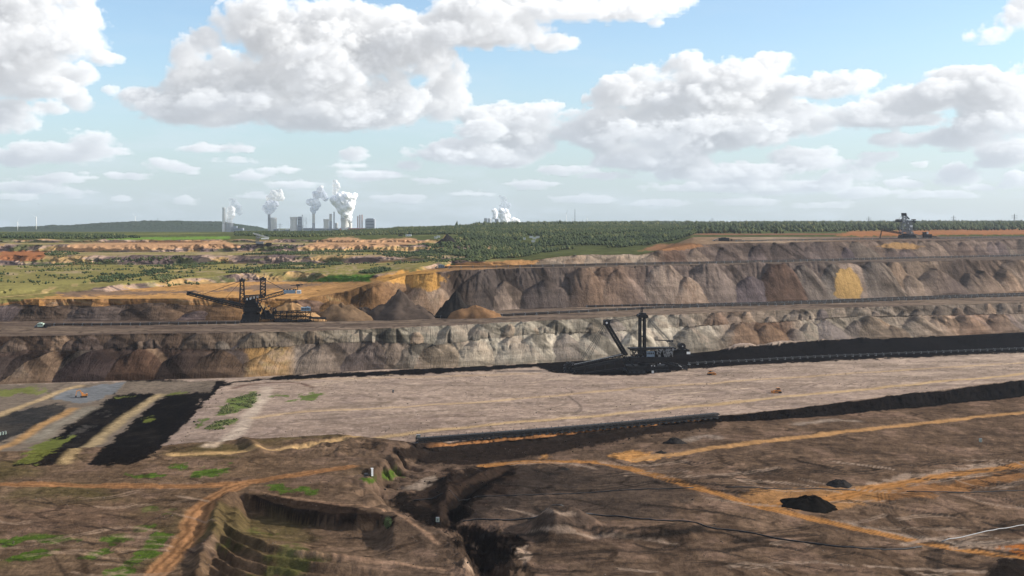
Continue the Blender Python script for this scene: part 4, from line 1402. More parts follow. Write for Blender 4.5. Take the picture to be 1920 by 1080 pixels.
def root(name, loc, rz=0.0, label=None, cat=None, group=None):
    o = bpy.data.objects.new(name, None)
    o.empty_display_size = 1.0
    COL.objects.link(o)
    o.location = loc
    o.rotation_euler = (0, 0, rz)
    return tag(o, label, cat, group)


def copy_tree(o, parent=None):
    c = o.copy()
    COL.objects.link(c)
    c.parent = parent
    for ch in list(o.children):
        copy_tree(ch, c)
    return c


def part(parent, name, mat, fn, smooth_=False):
    b = MB()
    fn(b)
    return b.build(name, mat, parent, smooth_)


def crawler(parent, x0, x1, y, w, h, mat, hub):
    """one crawler track: belt loop with road wheels"""
    b = MB()
    r = h / 2
    xs = [x0 + r, x1 - r]
    pts = []
    for k in range(9):
        t = math.pi / 2 + math.pi * k / 8
        pts.append((xs[0] + r * math.cos(t), r + r * math.sin(t)))
    for k in range(9):
        t = -math.pi / 2 + math.pi * k / 8
        pts.append((xs[1] + r * math.cos(t), r + r * math.sin(t)))
    n = len(pts)
    vs = [(p[0], y - w / 2, p[1]) for p in pts] + [(p[0], y + w / 2, p[1]) for p in pts]
    b.add(vs, [tuple(range(n - 1, -1, -1)), tuple(range(n, 2 * n))] + [(i, (i + 1) % n, n + (i + 1) % n, n + i) for i in range(n)])
    o = b.build('crawler', mat, parent)
    m = max(3, int((x1 - x0) / (h * 0.9)))
    b = MB()
    b.tube([(0, -w / 2 - 0.12, 0), (0, w / 2 + 0.12, 0)], r * 0.55, 10)
    src = b.build('road_wheel', hub, o)
    for k in range(m):
        cx = xs[0] + (xs[1] - xs[0]) * k / (m - 1)
        q = src if k == 0 else src.copy()
        if k:
            COL.objects.link(q); q.parent = o
        q.location = (cx, y, r)
    return o


# ================================================================ the black machine with two pylons (spreader), left
def build_spreader():
    p = ground(478, 604)
    s = p.y / F                       # metres for one frame pixel at that distance
    o = root('spreader', (p.x, p.y, p.z), R(10), 'black spreader with two pylons and long left boom on the dark terrace', 'spreader')
    X = lambda px: (px - 478) * s
    Z = lambda py: (604 - py) * s
    # undercarriage
    for yy in (-9, -3, 5, 10):
        crawler(o, X(452), X(486), yy, 3.6, 4.2, M['black'], M['dark'])
    for yy in (-6, 6):
        crawler(o, X(515), X(545), yy, 3.2, 3.4, M['black'], M['dark'])
        crawler(o, X(556), X(580), yy, 3.0, 3.0, M['black'], M['dark'])

    def hull(b):
        b.box(X(455), X(487), -9, 9, 3.6, 8.5)
        b.lathe([(8.5, 8.5), (8.5, 11), (7, 11), (7, 13)], 20, (X(471), 0, 0))
        b.box(X(457), X(490), -8, 8, 12, 16.5)
    part(o, 'undercarriage', M['black'], hull)

    def house(b):
        b.box(X(460), X(484), -7, 7, 16.5, 22)
        b.box(X(462), X(480), -6, 6, 22, Z(560), 0.9)
        for k in range(6):
            b.bar((X(458 + 5 * k), -7.5, 14), (X(463 + 4 * k), -7.5, Z(557)), 0.7)
            b.bar((X(458 + 5 * k), 7.5, 14), (X(463 + 4 * k), 7.5, Z(557)), 0.7)
        for z in (13, 19, 24, Z(558)):
            b.bar((X(456), -7.8, z), (X(489), -7.8, z), 0.6)
        b.bar((X(483), -7.9, Z(563)), (X(500), -7.9, Z(590)), 1.3)
        b.bar((X(478), -7.9, Z(563)), (X(491), -7.9, Z(598)), 1.3)
        b.bar((X(491), -7.9, Z(563)), (X(480), -7.9, Z(585)), 0.9)
    part(o, 'machine_house', M['black'], house)

    def rails(b):
        for k in range(11):
            b.bar((X(461 + 3 * k), -7.2, Z(560)), (X(461 + 3 * k), -7.2, Z(554)), 0.35)
            b.bar((X(461 + 3 * k), 6.5, Z(560)), (X(461 + 3 * k), 6.5, Z(553)), 0.35)
        b.bar((X(458), -7.2, Z(556)), (X(493), -7.2, Z(556)), 0.35)
        b.bar((X(458), -7.2, Z(554)), (X(493), -7.2, Z(554)), 0.35)
        b.truss((X(459), 0, Z(557)), (X(496), 0, Z(555)), 9, 3.2, 8, 0.7)
    part(o, 'upper_deck', M['dark'], rails)
    for k, (a, c, mt) in enumerate(((463, 465, 'pale'), (469, 470.5, 'pale'), (471, 473, 'grey'), (476, 477.5, 'pale'), (481, 485, 'grey'))):
        part(o, 'deck_cabin', M[mt], lambda b: b.box(X(a), X(c), -8.2, -6.5, Z(562 - k), Z(558 - k)))

    def boom(b):
        a, t = (X(466), 0, Z(577)), (X(358), -2, Z(549))
        b.truss(a, t, 7, 5.2, 16, 0.75, 4.2, 3.2)
    bo = part(o, 'discharge_boom', M['black'], boom)

    def bbelt(b):
        b.bar((X(466), 0, Z(578)), (X(356), -2, Z(548)), 2.6, 1.6)
        b.bar((X(460), -3.6, Z(573)), (X(362), -4.2, Z(547)), 0.7, 1.1)
        for k in range(18):
            f = k / 17
            xx = X(460) + (X(362) - X(460)) * f; zz = Z(573) + (Z(547) - Z(573)) * f
            b.bar((xx, -3.8, zz), (xx, -3.8, zz + 2.0), 0.25)
        b.bar((X(460), -3.8, Z(573) + 2.0), (X(362), -3.8, Z(547) + 2.0), 0.25)
    part(bo, 'boom_belt', M['belt'], bbelt)

    def tip(b):
        b.box(X(354.5), X(362), -3.5, 2, Z(551), Z(546))
        b.bar((X(354), -3, Z(545)), (X(367), -3, Z(546)), 0.8)
        b.tube([(X(356), -3.8, Z(550)), (X(356), 2.2, Z(550))], 1.4, 10)
    part(bo, 'boom_head', M['dark'], tip)

    def pyl(x0, x1, ztop, zbot, splay):
        def fn(b):
            for yy in (-5, 5):
                for xx, q in ((x0, -splay), (x1, splay)):
                    b.bar((X(xx + q), yy, Z(zbot)), (X(xx), yy * 0.7, Z(ztop)), 1.5, w2=1.1)
            for k in range(5):
                f0, f1 = k / 5, (k + 1) / 5
                zz = lambda f: Z(zbot) + (Z(ztop) - Z(zbot)) * f
                for yy in (-5, 5):
                    l0, r0 = X(x0 - splay * (1 - f0)), X(x1 + splay * (1 - f0))
                    l1, r1 = X(x0 - splay * (1 - f1)), X(x1 + splay * (1 - f1))
                    b.bar((l0, yy * (1 - .3 * f0), zz(f0)), (r1, yy * (1 - .3 * f1), zz(f1)), 0.5)
                    b.bar((l1, yy * (1 - .3 * f1), zz(f1)), (r1, yy * (1 - .3 * f1), zz(f1)), 0.5)
        q = part(o, 'pylon', M['black'], fn)

        def head(b):
            b.box(X(x0 - 2), X(x1 + 2), -5, 5, Z(ztop) - 0.5, Z(ztop) + 2.2)
            b.tube([(X((x0 + x1) / 2), -5.2, Z(ztop) + 2), (X((x0 + x1) / 2), 5.2, Z(ztop) + 2)], 1.6, 10)
            for xx in (x0 - 2, x1 + 2):
                b.bar((X(xx), -5, Z(ztop) + 2.2), (X(xx), -5, Z(ztop) + 4.0), 0.3)
        part(q, 'pylon_head', M['dark'], head)
    pyl(451.5, 457.5, 527, 566, 1.2)
    pyl(488.5, 497, 525, 556, 0.3)
    part(o, 'signal_mast', M['dark'], lambda b: (b.bar((X(495), 0, Z(524)), (X(495), 0, Z(512)), 0.5), b.bar((X(493.5), 0, Z(515)), (X(496.5), 0, Z(515)), 0.3)))

    def cw(b):
        b.truss((X(484), 0, Z(561)), (X(534), 0, Z(548)), 7, 3.6, 8, 0.7)
    c = part(o, 'counterweight_boom', M['dark'], cw)
    part(c, 'ballast_box', M['blue'], lambda b: b.box(X(531), X(553), -5, 5, Z(550.5), Z(544.5)))
    part(c, 'name_board', M['white'], lambda b: (b.box(X(555), X(563.5), -5.2, 4, Z(551), Z(545))))

    def lett(b):
        for k in range(2):
            for j in range(2):
                b.box(X(556.2 + 3.4 * k), X(558.7 + 3.4 * k), -5.32, -5.22, Z(550 - 2.7 * j), Z(548.2 - 2.7 * j))
    part(c, 'name_board_panels', M['grey'], lett)

    def crane(b):
        b.bar((X(557), 0, Z(546)), (X(557), 0, Z(536)), 0.9)
        b.bar((X(544), 0, Z(535.5)), (X(567), 0, Z(534.5)), 0.8)
        b.box(X(554), X(561), -1.4, 1.4, Z(537), Z(533.5))
        for xx in (530, 536, 541, 548, 552):
            b.box(X(xx), X(xx + 3), -3, 3, Z(545), Z(542.6))
        b.bar((X(530), -4, Z(543)), (X(553), -4, Z(540)), 0.4)
    part(c, 'service_crane', M['dark'], crane)

    def ropes(b):
        for yy in (-4, 4):
            b.tube([(X(454), yy, Z(526)), (X(380), yy * .5, Z(552))], 0.16, 5)
            b.tube([(X(454), yy, Z(526)), (X(420), yy * .6, Z(563))], 0.16, 5)
            b.tube([(X(455), yy, Z(526)), (X(490), yy, Z(524))], 0.16, 5)
            b.tube([(X(496), yy, Z(524)), (X(532), yy, Z(544))], 0.16, 5)
    part(o, 'stay_cables', M['dark'], ropes)

    def mach(b):
        rr = random.Random(4)
        b.lathe([(5.2, 0), (5.2, 6), (3.8, 8), (3.8, 9.5)], 18, (X(498), -1, Z(598)))
        b.box(X(489), X(514), -6, 6, Z(598), Z(589))
        for k in range(24):
            xx = rr.uniform(490, 515); zz = rr.uniform(571 + abs(xx - 502) * 0.5, 590)
            b.box(X(xx), X(xx + rr.uniform(1.5, 4)), -7 + rr.uniform(-1, 2), rr.uniform(-4, 6), Z(zz + rr.uniform(1, 5)), Z(zz))
        for k in range(12):
            b.bar((X(rr.uniform(488, 518)), rr.uniform(-8, 6), Z(600)), (X(rr.uniform(490, 515)), rr.uniform(-8, 6), Z(rr.uniform(570, 582))), 0.55)
        b.tube([(X(497), -6, Z(575)), (X(497), -6, Z(567)), (X(502), -6, Z(568))], 0.5, 6)
    part(o, 'transfer_station', M['black'], mach)

    def bridge(b):
        b.truss((X(512), 0, Z(586)), (X(583), 0, Z(585)), 7, 2.0, 14, 0.6)
        for xx in (517, 525, 536, 545, 555, 563, 572, 580.5):
            for yy in (-4.5, 4.5):
                b.bar((X(xx), yy, Z(585)), (X(xx), yy, Z(602)), 0.75)
        for x0, x1 in ((517, 536), (545, 563), (563, 580)):
            b.bar((X(x0), -4.5, Z(586)), (X(x1), -4.5, Z(600)), 0.5)
            b.bar((X(x1), -4.5, Z(586)), (X(x0), -4.5, Z(600)), 0.5)
        b.bar((X(510), -1, Z(592)), (X(583), -1, Z(595)), 3.0, 1.2)
        b.box(X(512), X(583), -5, 5, Z(603), Z(601))
    br = part(o, 'receiving_bridge', M['black'], bridge)
    part(br, 'control_cabin', M['blue'], lambda b: (b.box(X(563), X(581), -4.6, 4.6, Z(583.5), Z(577)), b.box(X(574), X(577), -3, 3, Z(577), Z(575.5))))
    part(br, 'cabin_windows', M['glass'], lambda b: [b.box(X(564.5 + 3 * k), X(566.5 + 3 * k), -4.75, -4.63, Z(581), Z(578.5)) for k in range(5)])

    def tail(b):
        b.truss((X(578), 0, Z(597)), (X(610), 0, Z(598.5)), 4, 1.6, 7, 0.5)
        b.bar((X(578), 0, Z(597)), (X(610), 0, Z(598.5)), 2.0, 0.8)
        for xx in (586, 595, 604, 609):
            b.bar((X(xx), -2, Z(598)), (X(xx), -2, Z(604)), 0.5)
            b.bar((X(xx), 2, Z(598)), (X(xx), 2, Z(604)), 0.5)
    part(o, 'tail_conveyor', M['dark'], tail)
    return o


build_spreader()


# ================================================================ the bucket machine on the coal, right of centre
def build_excavator():
    p = ground(1215, 699)
    s = p.y / F
    o = root('bucket_excavator', (p.x, p.y, p.z), R(6), 'black bucket excavator with tall mast and inclined strut digging the coal', 'excavator')
    X = lambda px: (px - 1215) * s
    Z = lambda py: (699 - py) * s
    for yy in (-10, -4, 4, 10):
        crawler(o, X(1172), X(1206), yy, 3.4, 4.2, M['black'], M['dark'])
        crawler(o, X(1222), X(1254), yy, 3.4, 4.2, M['black'], M['dark'])

    def hull(b):
        b.box(X(1174), X(1250), -10, 10, 4, 7.5)
        b.lathe([(10, 7.5), (10, 10.5), (8, 10.5), (8, 12)], 24, (X(1214), 0, 0))
        b.box(X(1180), X(1256), -8, 8, Z(677), Z(669))
        b.box(X(1168), X(1186), -4, 4, Z(682), Z(669), 0.8)
        b.bar((X(1166), -3, Z(668)), (X(1190), -6, Z(688)), 1.4)
        b.bar((X(1256), -6, Z(672)), (X(1240), -8, Z(690)), 1.2)
    part(o, 'undercarriage', M['black'], hull)
    for k, (xx, zz) in enumerate(((1217, 683), (1222.5, 683.5), (1233, 679))):
        part(o, 'deck_lamp_box', M['pale'], lambda b: b.box(X(xx), X(xx + 1.6), -10.6, -9.6, Z(zz + 1.4), Z(zz)))
    part(o, 'ladder_cabin', M['white'], lambda b: b.box(X(1218), X(1222), -10.8, -9.0, Z(697.5), Z(693)))
    part(o, 'discharge_chute', M['white'], lambda b: b.bar((X(1268), -7, Z(681.5)), (X(1278), -9, Z(690)), 1.2, 0.9))
    part(o, 'discharge_conveyor', M['dark'], lambda b: (b.truss((X(1240), -5, Z(676)), (X(1284), -12, Z(688)), 3, 2.2, 7, 0.5), b.bar((X(1284), -12, Z(688)), (X(1284), -12, Z(697)), 0.8)))

    def deck(b):
        b.box(X(1178), X(1266), -6, 6, Z(654), Z(651.5))
        b.truss((X(1183), 0, Z(661)), (X(1262), 0, Z(658)), 11, 5.5, 11, 0.8)
        b.bar((X(1192), -5.5, Z(668)), (X(1203), -5.5, Z(655)), 0.9)
        b.bar((X(1182), -5.5, Z(655)), (X(1190), -5.5, Z(668)), 0.7)
        b.box(X(1226), X(1258), -5, 5, Z(669), Z(658), 0.95)
    d = part(o, 'upper_deck', M['black'], deck)
    part(d, 'control_cabin', M['blue'], lambda b: b.box(X(1210), X(1224.5), -7.2, 1, Z(667.5), Z(658)))
    part(d, 'cabin_windows', M['glass'], lambda b: [b.box(X(1211 + 3.3 * k), X(1213.4 + 3.3 * k), -7.35, -7.23, Z(663), Z(659.5)) for k in range(4)])

    def clutter(b):
        rr = random.Random(9)
        for k in range(26):
            xx = rr.uniform(1226, 1262); zz = rr.uniform(655, 668)
            b.box(X(xx), X(xx + rr.uniform(1, 4)), -7 + rr.uniform(-.8, .8), rr.uniform(-4, 4), Z(zz), Z(zz - rr.uniform(1, 4)))
        for k in range(10):
            xx = rr.uniform(1232, 1262)
            b.bar((X(xx), -7.4, Z(668)), (X(xx + rr.uniform(-6, 6)), -7.4, Z(653)), 0.45)
    part(d, 'winch_machinery', M['grey'], clutter)

    def mast(b):
        for xx in (1199.5, 1208):
            for yy in (-4, 4):
                b.bar((X(xx), yy, Z(668)), (X(xx), yy * 0.8, Z(590)), 1.9, w2=1.6)
        for k in range(8):
            z0, z1 = 668 - k * 9.5, 668 - (k + 1) * 9.5
            for xx in (1199.5, 1208):
                b.bar((X(xx), -4, Z(z0)), (X(xx), 4, Z(z1)), 0.5)
        for zz in (660, 630.5, 600):
            b.bar((X(1199.5), -4, Z(zz)), (X(1208), -4, Z(zz)), 0.7)
            b.bar((X(1199.5), 4, Z(zz)), (X(1208), 4, Z(zz)), 0.7)
    m = part(o, 'mast', M['black'], mast)

    def head(b):
        b.box(X(1196.5), X(1211.5), -5, 5, Z(595), Z(589))
        b.box(X(1199), X(1210), -4, 4, Z(589), Z(586.5))
        b.tube([(X(1198), -5.4, Z(592)), (X(1198), 5.4, Z(592))], 1.8, 12)
        b.tube([(X(1210), -5.4, Z(593)), (X(1210), 5.4, Z(593))], 1.8, 12)
    part(m, 'mast_head', M['black'], head)
    part(m, 'finial', M['dark'], lambda b: (b.truss((X(1202.5), 0, Z(587)), (X(1203.5), 0, Z(576)), 1.6, 1.6, 4, 0.4), b.bar((X(1203.5), 0, Z(576)), (X(1204), 0, Z(571.5)), 0.4), b.box(X(1202), X(1206), -1, 1, Z(578), Z(576.5))))

    def strut(b):
        a, t = Vector((X(1171.5), 0, Z(664))), Vector((X(1135), 0, Z(604)))
        for yy in (-4, 4):
            for off in (-2.6, 2.6):
                b.bar(a + Vector((off * s * 1.1, yy, 0)), t + Vector((off * s * 1.1, yy * 0.8, 0)), 1.4, 1.5)
        for k in range(9):
            p0 = a.lerp(t, k / 9); p1 = a.lerp(t, (k + 1) / 9)
            for off in (-2.6, 2.6):
                b.bar(p0 + Vector((off * s * 1.1, -4, 0)), p1 + Vector((off * s * 1.1, 3.6, 0)), 0.5)
            b.bar(p0 + Vector((-2.9 * s, -4, 0)), p0 + Vector((2.9 * s, -4, 0)), 0.5)
    st = part(o, 'inclined_strut', M['black'], strut)

    def shead(b):
        b.box(X(1131), X(1141), -4.4, 4.4, Z(609), Z(601.5))
        b.tube([(X(1134), -4.8, Z(602)), (X(1134), 4.8, Z(602))], 1.7, 12)
        b.tube([(X(1141), -4.8, Z(600)), (X(1141), 4.8, Z(600))], 0.9, 10)
    part(st, 'strut_head', M['black'], shead)
    part(st, 'strut_sheave', M['pale'], lambda b: (b.tube([(X(1135), -4.9, Z(604)), (X(1135), -4.6, Z(604))], 1.1, 12)))

    def boom(b):
        a, t = (X(1172), 0, Z(668)), (X(1066), -6, Z(687))
        b.truss(a, t, 7, 5.5, 16, 0.8, 5, 4.2)
        b.bar((X(1168), -3, Z(672)), (X(1066), -8, Z(690)), 2.2, 2.2)
        b.bar((X(1090), -8, Z(696)), (X(1172), -5, Z(688)), 1.0, 0.9)
        for k in range(5):
            f = k / 4
            b.bar((X(1090 + 82 * f), -8 + 3 * f, Z(696 - 8 * f)), (X(1096 + 72 * f), -6 + 4 * f, Z(685 - 14 * f)), 0.5)
    bo = part(o, 'bucket_boom', M['black'], boom)

    def rails(b):
        for k in range(26):
            f = k / 25
            xx, yy, zz = X(1168) + (X(1070) - X(1168)) * f, -3.8 - 3 * f, Z(665) + (Z(683) - Z(665)) * f
            b.bar((xx, yy, zz), (xx, yy, zz + 1.5), 0.22)
        b.bar((X(1168), -3.8, Z(665) + 1.5), (X(1070), -6.8, Z(683) + 1.5), 0.22)
    part(bo, 'walkway_rail', M['pale'], rails)

    def wheel(b):
        c = Vector((X(1066), -6, Z(688)))
        r = 5.2
        for yy in (-1.8, 1.8):
            n = 20
            ring = [(c.x + r * math.cos(2 * math.pi * k / n), c.y + yy, c.z + r * math.sin(2 * math.pi * k / n)) for k in range(n + 1)]
            b.tube(ring, 0.5, 6, cap=False)
            for k in range(8):
                t = 2 * math.pi * k / 8
                b.bar((c.x, c.y + yy, c.z), (c.x + r * math.cos(t), c.y + yy, c.z + r * math.sin(t)), 0.4)
        b.tube([(c.x, c.y - 3, c.z), (c.x, c.y + 3, c.z)], 1.3, 12)
    wh = part(bo, 'bucket_wheel', M['black'], wheel)
    for k in range(12):
        t = 2 * math.pi * k / 12

        def bucket(b):
            b.box(-1.3, 1.3, -2.2, 2.2, -1.0, 1.0, 0.75)
        q = part(wh, 'bucket', M['dark'], bucket)
        q.location = (X(1066) + 5.9 * math.cos(t), -6, Z(688) + 5.9 * math.sin(t))
        q.rotation_euler = (0, -t + math.pi / 2, 0)

    def cw(b):
        b.truss((X(1248), 0, Z(661)), (X(1292), 0, Z(660)), 8, 4.0, 7, 0.8)
        b.box(X(1262), X(1288), -4, 4, Z(665), Z(656))
        b.bar((X(1258), -4, Z(664)), (X(1274), -4, Z(652)), 1.0)
        b.bar((X(1281), -4, Z(650)), (X(1292), -4, Z(660)), 0.9)
    c = part(o, 'counterweight_boom', M['black'], cw)
    part(c, 'cable_drum', M['black'], lambda b: (b.tube([(X(1278.5), -4.5, Z(649.5)), (X(1278.5), 4.5, Z(649.5))], 3.1, 18), b.tube([(X(1278.5), -4.9, Z(649.5)), (X(1278.5), -4.5, Z(649.5))], 3.5, 18)))
    part(c, 'drum_hub', M['pale'], lambda b: b.tube([(X(1279), -5.1, Z(649)), (X(1279), -4.92, Z(649))], 0.6, 10))
    part(c, 'tail_plate', M['white'], lambda b: b.box(X(1287), X(1294), -4.5, -4.05, Z(664), Z(659.5)))

    def jib(b):
        b.bar((X(1229), 3, Z(638)), (X(1263), 3, Z(640)), 0.8, 1.0)
        b.bar((X(1258), 3, Z(640)), (X(1258), 3, Z(652)), 0.8)
        b.box(X(1252), X(1264), 2, 4, Z(642), Z(638.5))
    part(o, 'service_crane', M['dark'], jib)

    def ropes(b):
        for yy in (-3.6, 3.6):
            b.tube([(X(1209), yy, Z(592)), (X(1262), yy, Z(653))], 0.2, 5)
            b.tube([(X(1211), yy, Z(591)), (X(1272), yy, Z(655))], 0.2, 5)
            b.tube([(X(1197), yy, Z(591)), (X(1139), yy, Z(601))], 0.2, 5)
            b.tube([(X(1197), yy, Z(594)), (X(1141), yy, Z(604))], 0.2, 5)
            b.tube([(X(1133), yy, Z(605)), (X(1086), yy - 4, Z(676))], 0.2, 5)
            b.tube([(X(1134), yy, Z(608)), (X(1100), yy - 3, Z(674))], 0.2, 5)
    part(o, 'stay_cables', M['dark'], ropes)


build_excavator()


# ================================================================ far spreader on the topmost terrace, right
def build_far_spreader():
    p = ground(1702, 447)
    s = p.y / F
    o = root('spreader', (p.x, p.y, p.z), R(4), 'grey spreader tower standing against the sky on the top terrace', 'spreader')
    X = lambda px: (px - 1702) * s
    Z = lambda py: (447 - py) * s
    for yy in (-8, 0, 8):
        crawler(o, X(1686), X(1700), yy, 4, 5, M['black'], M['dark'])
        crawler(o, X(1701), X(1715), yy, 4, 5, M['black'], M['dark'])
    part(o, 'undercarriage', M['dark'], lambda b: (b.box(X(1687), X(1714), -9, 9, 4.6, 8), b.lathe([(9, 8), (9, 10)], 18, (X(1699), 0, 0))))

    def tower(b):
        for zz0, zz1, w0, w1 in ((438, 420, 7.5, 6), (420, 410, 6, 3.6), (410, 402, 3.6, 3)):
            b.truss((X(1696), 0, Z(zz0)), (X(1695.5), 0, Z(zz1)), w0 * s * 2, w0 * s * 2, 4, 1.0, w1 * s * 2, w1 * s * 2)
        b.truss((X(1708), 0, Z(440)), (X(1704), 0, Z(416)), 10, 7, 5, 1.0)
    t = part(o, 'tower', M['grey'], tower)
    part(t, 'tower_head', M['dark'], lambda b: (b.box(X(1691), X(1698), -4, 4, Z(404.5), Z(400)), b.box(X(1690.5), X(1698.5), -4.4, 4.4, Z(400), Z(399.4))))

    def decks(b):
        rr = random.Random(2)
        for zz in (435, 429, 423, 417):
            b.box(X(1688.5), X(1708), -7, 7, Z(zz), Z(zz) + 0.8)
        for k in range(26):
            xx = rr.uniform(1689, 1707); zz = rr.uniform(414, 438)
            b.box(X(xx), X(xx + rr.uniform(0.8, 2.6)), -8, rr.uniform(-5, 3), Z(zz), Z(zz) + rr.uniform(1, 3.5))
    part(o, 'machinery_decks', M['grey'], decks)
    part(o, 'pale_housings', M['pale'], lambda b: [b.box(X(a), X(a + 1.6), -8.6, -7.2, Z(z), Z(z) + 3) for a, z in ((1691, 416), (1693, 424), (1699, 420), (1704, 426), (1702, 431), (1706, 438))])
    part(o, 'counterweight', M['dark'], lambda b: (b.box(X(1679), X(1688.5), -5, 5, Z(416.3), Z(413)), b.truss((X(1679.5), 0, Z(412)), (X(1694), 0, Z(412.5)), 5, 2, 6, 0.6)))
    part(o, 'upper_arm', M['dark'], lambda b: (b.truss((X(1698), 0, Z(416)), (X(1716), 0, Z(414.5)), 6, 3.6, 6, 0.8), b.box(X(1710), X(1716.3), -4, 4, Z(412.5), Z(411)), b.box(X(1713.5), X(1716), -4, 4, Z(418), Z(414)), b.bar((X(1716), 0, Z(417)), (X(1706), 0, Z(424)), 1.0), b.truss((X(1697), 0, Z(403)), (X(1705), 0, Z(411)), 3, 1.5, 4, 0.5)))
    part(o, 'white_hopper', M['white'], lambda b: b.box(X(1704), X(1708), -8.8, -5, Z(426), Z(422.5), 1.25))
    bo = part(o, 'discharge_boom', M['dark'], lambda b: b.truss((X(1690), 0, Z(437.5)), (X(1653), -4, Z(431.5)), 5, 3.0, 12, 0.8))
    part(bo, 'boom_head', M['rust'], lambda b: b.box(X(1651), X(1654.5), -6, -2, Z(432.5), Z(429.5)))
    part(o, 'stay_cables', M['dark'], lambda b: [b.tube([(X(1693), yy, Z(403)), (X(1660), yy - 2, Z(432))], 0.18, 5) for yy in (-2, 2)])
    part(o, 'connecting_bridge', M['grey'], lambda b: (b.truss((X(1706), -3, Z(438)), (X(1727), -6, Z(443)), 4, 2.6, 7, 0.7), b.bar((X(1726), -6, Z(443)), (X(1726), -6, Z(447)), 1)))
    # falling spoil
    b = MB()
    pts = []
    for k in range(9):
        f = k / 8
        pts.append((X(1652 - 6 * f ** 1.0), -5 - 3 * f, Z(432 + 23.5 * f ** 1.15)))
    b.tube(pts, [1.1 + 0.6 * k / 8 + 0.25 * (k % 2) for k in range(9)], 8)
    st = b.build('spoil_stream', M['stream'])
    st.location = o.location
    tag(st, 'brown stream of spoil falling from the far spreader boom', 'spoil')
    # loader car beside it
    p = ground(1738, 446)
    c = root('transfer_car', (p.x, p.y, p.z), R(4), 'dark crawler transfer car right of the far spreader', 'machine')
    X2 = lambda px: (px - 1738) * s
    Z2 = lambda py: (446 - py) * s
    for yy in (-4, 4):
        crawler(c, X2(1731), X2(1746), yy, 3, 4, M['black'], M['dark'])
    part(c, 'frame', M['dark'], lambda b: (b.box(X2(1731), X2(1746), -5, 5, 3.6, Z2(439)), b.truss((X2(1728), 0, Z2(440)), (X2(1756), 0, Z2(444)), 4, 2, 8, 0.6)))
    part(c, 'cabin', M['pale'], lambda b: b.box(X2(1736), X2(1739), -5.2, -2, Z2(438.5), Z2(434.5)))
    part(c, 'hopper', M['dark'], lambda b: b.box(X2(1731), X2(1736), -4, 4, Z2(439), Z2(435), 1.2))


build_far_spreader()


def build_small_spreader():
    p = ground(495, 461)
    s = p.y / F
    o = root('stacker', (p.x, p.y, p.z), R(8), 'small dark stacker with pale raised boom on the far left rim', 'stacker')
    X = lambda px: (px - 495) * s
    Z = lambda py: (461 - py) * s
    for yy in (-5, 5):
        crawler(o, X(481), X(494), yy, 4, 4.5, M['black'], M['dark'])
        crawler(o, X(497), X(509), yy, 4, 4.5, M['black'], M['dark'])
    part(o, 'tower', M['grey'], lambda b: (b.truss((X(483), 0, Z(458)), (X(483), 0, Z(443)), 6, 6, 5, 0.8), b.box(X(481), X(494), -5, 5, Z(457), Z(453)), b.box(X(482), X(488), -5, 5, Z(447), Z(444))))
    part(o, 'raised_boom', M['pale'], lambda b: b.truss((X(475), 0, Z(437.5)), (X(504), 0, Z(446)), 4, 2.4, 9, 0.7))
    part(o, 'counterweight', M['white'], lambda b: b.box(X(490), X(503), -4, 4, Z(448.5), Z(446.2)))
    part(o, 'lower_conveyor', M['dark'], lambda b: (b.truss((X(463), 0, Z(452)), (X(485), 0, Z(455)), 3, 2, 6, 0.6), b.box(X(499), X(509), -4, 4, Z(459), Z(455))))


build_small_spreader()


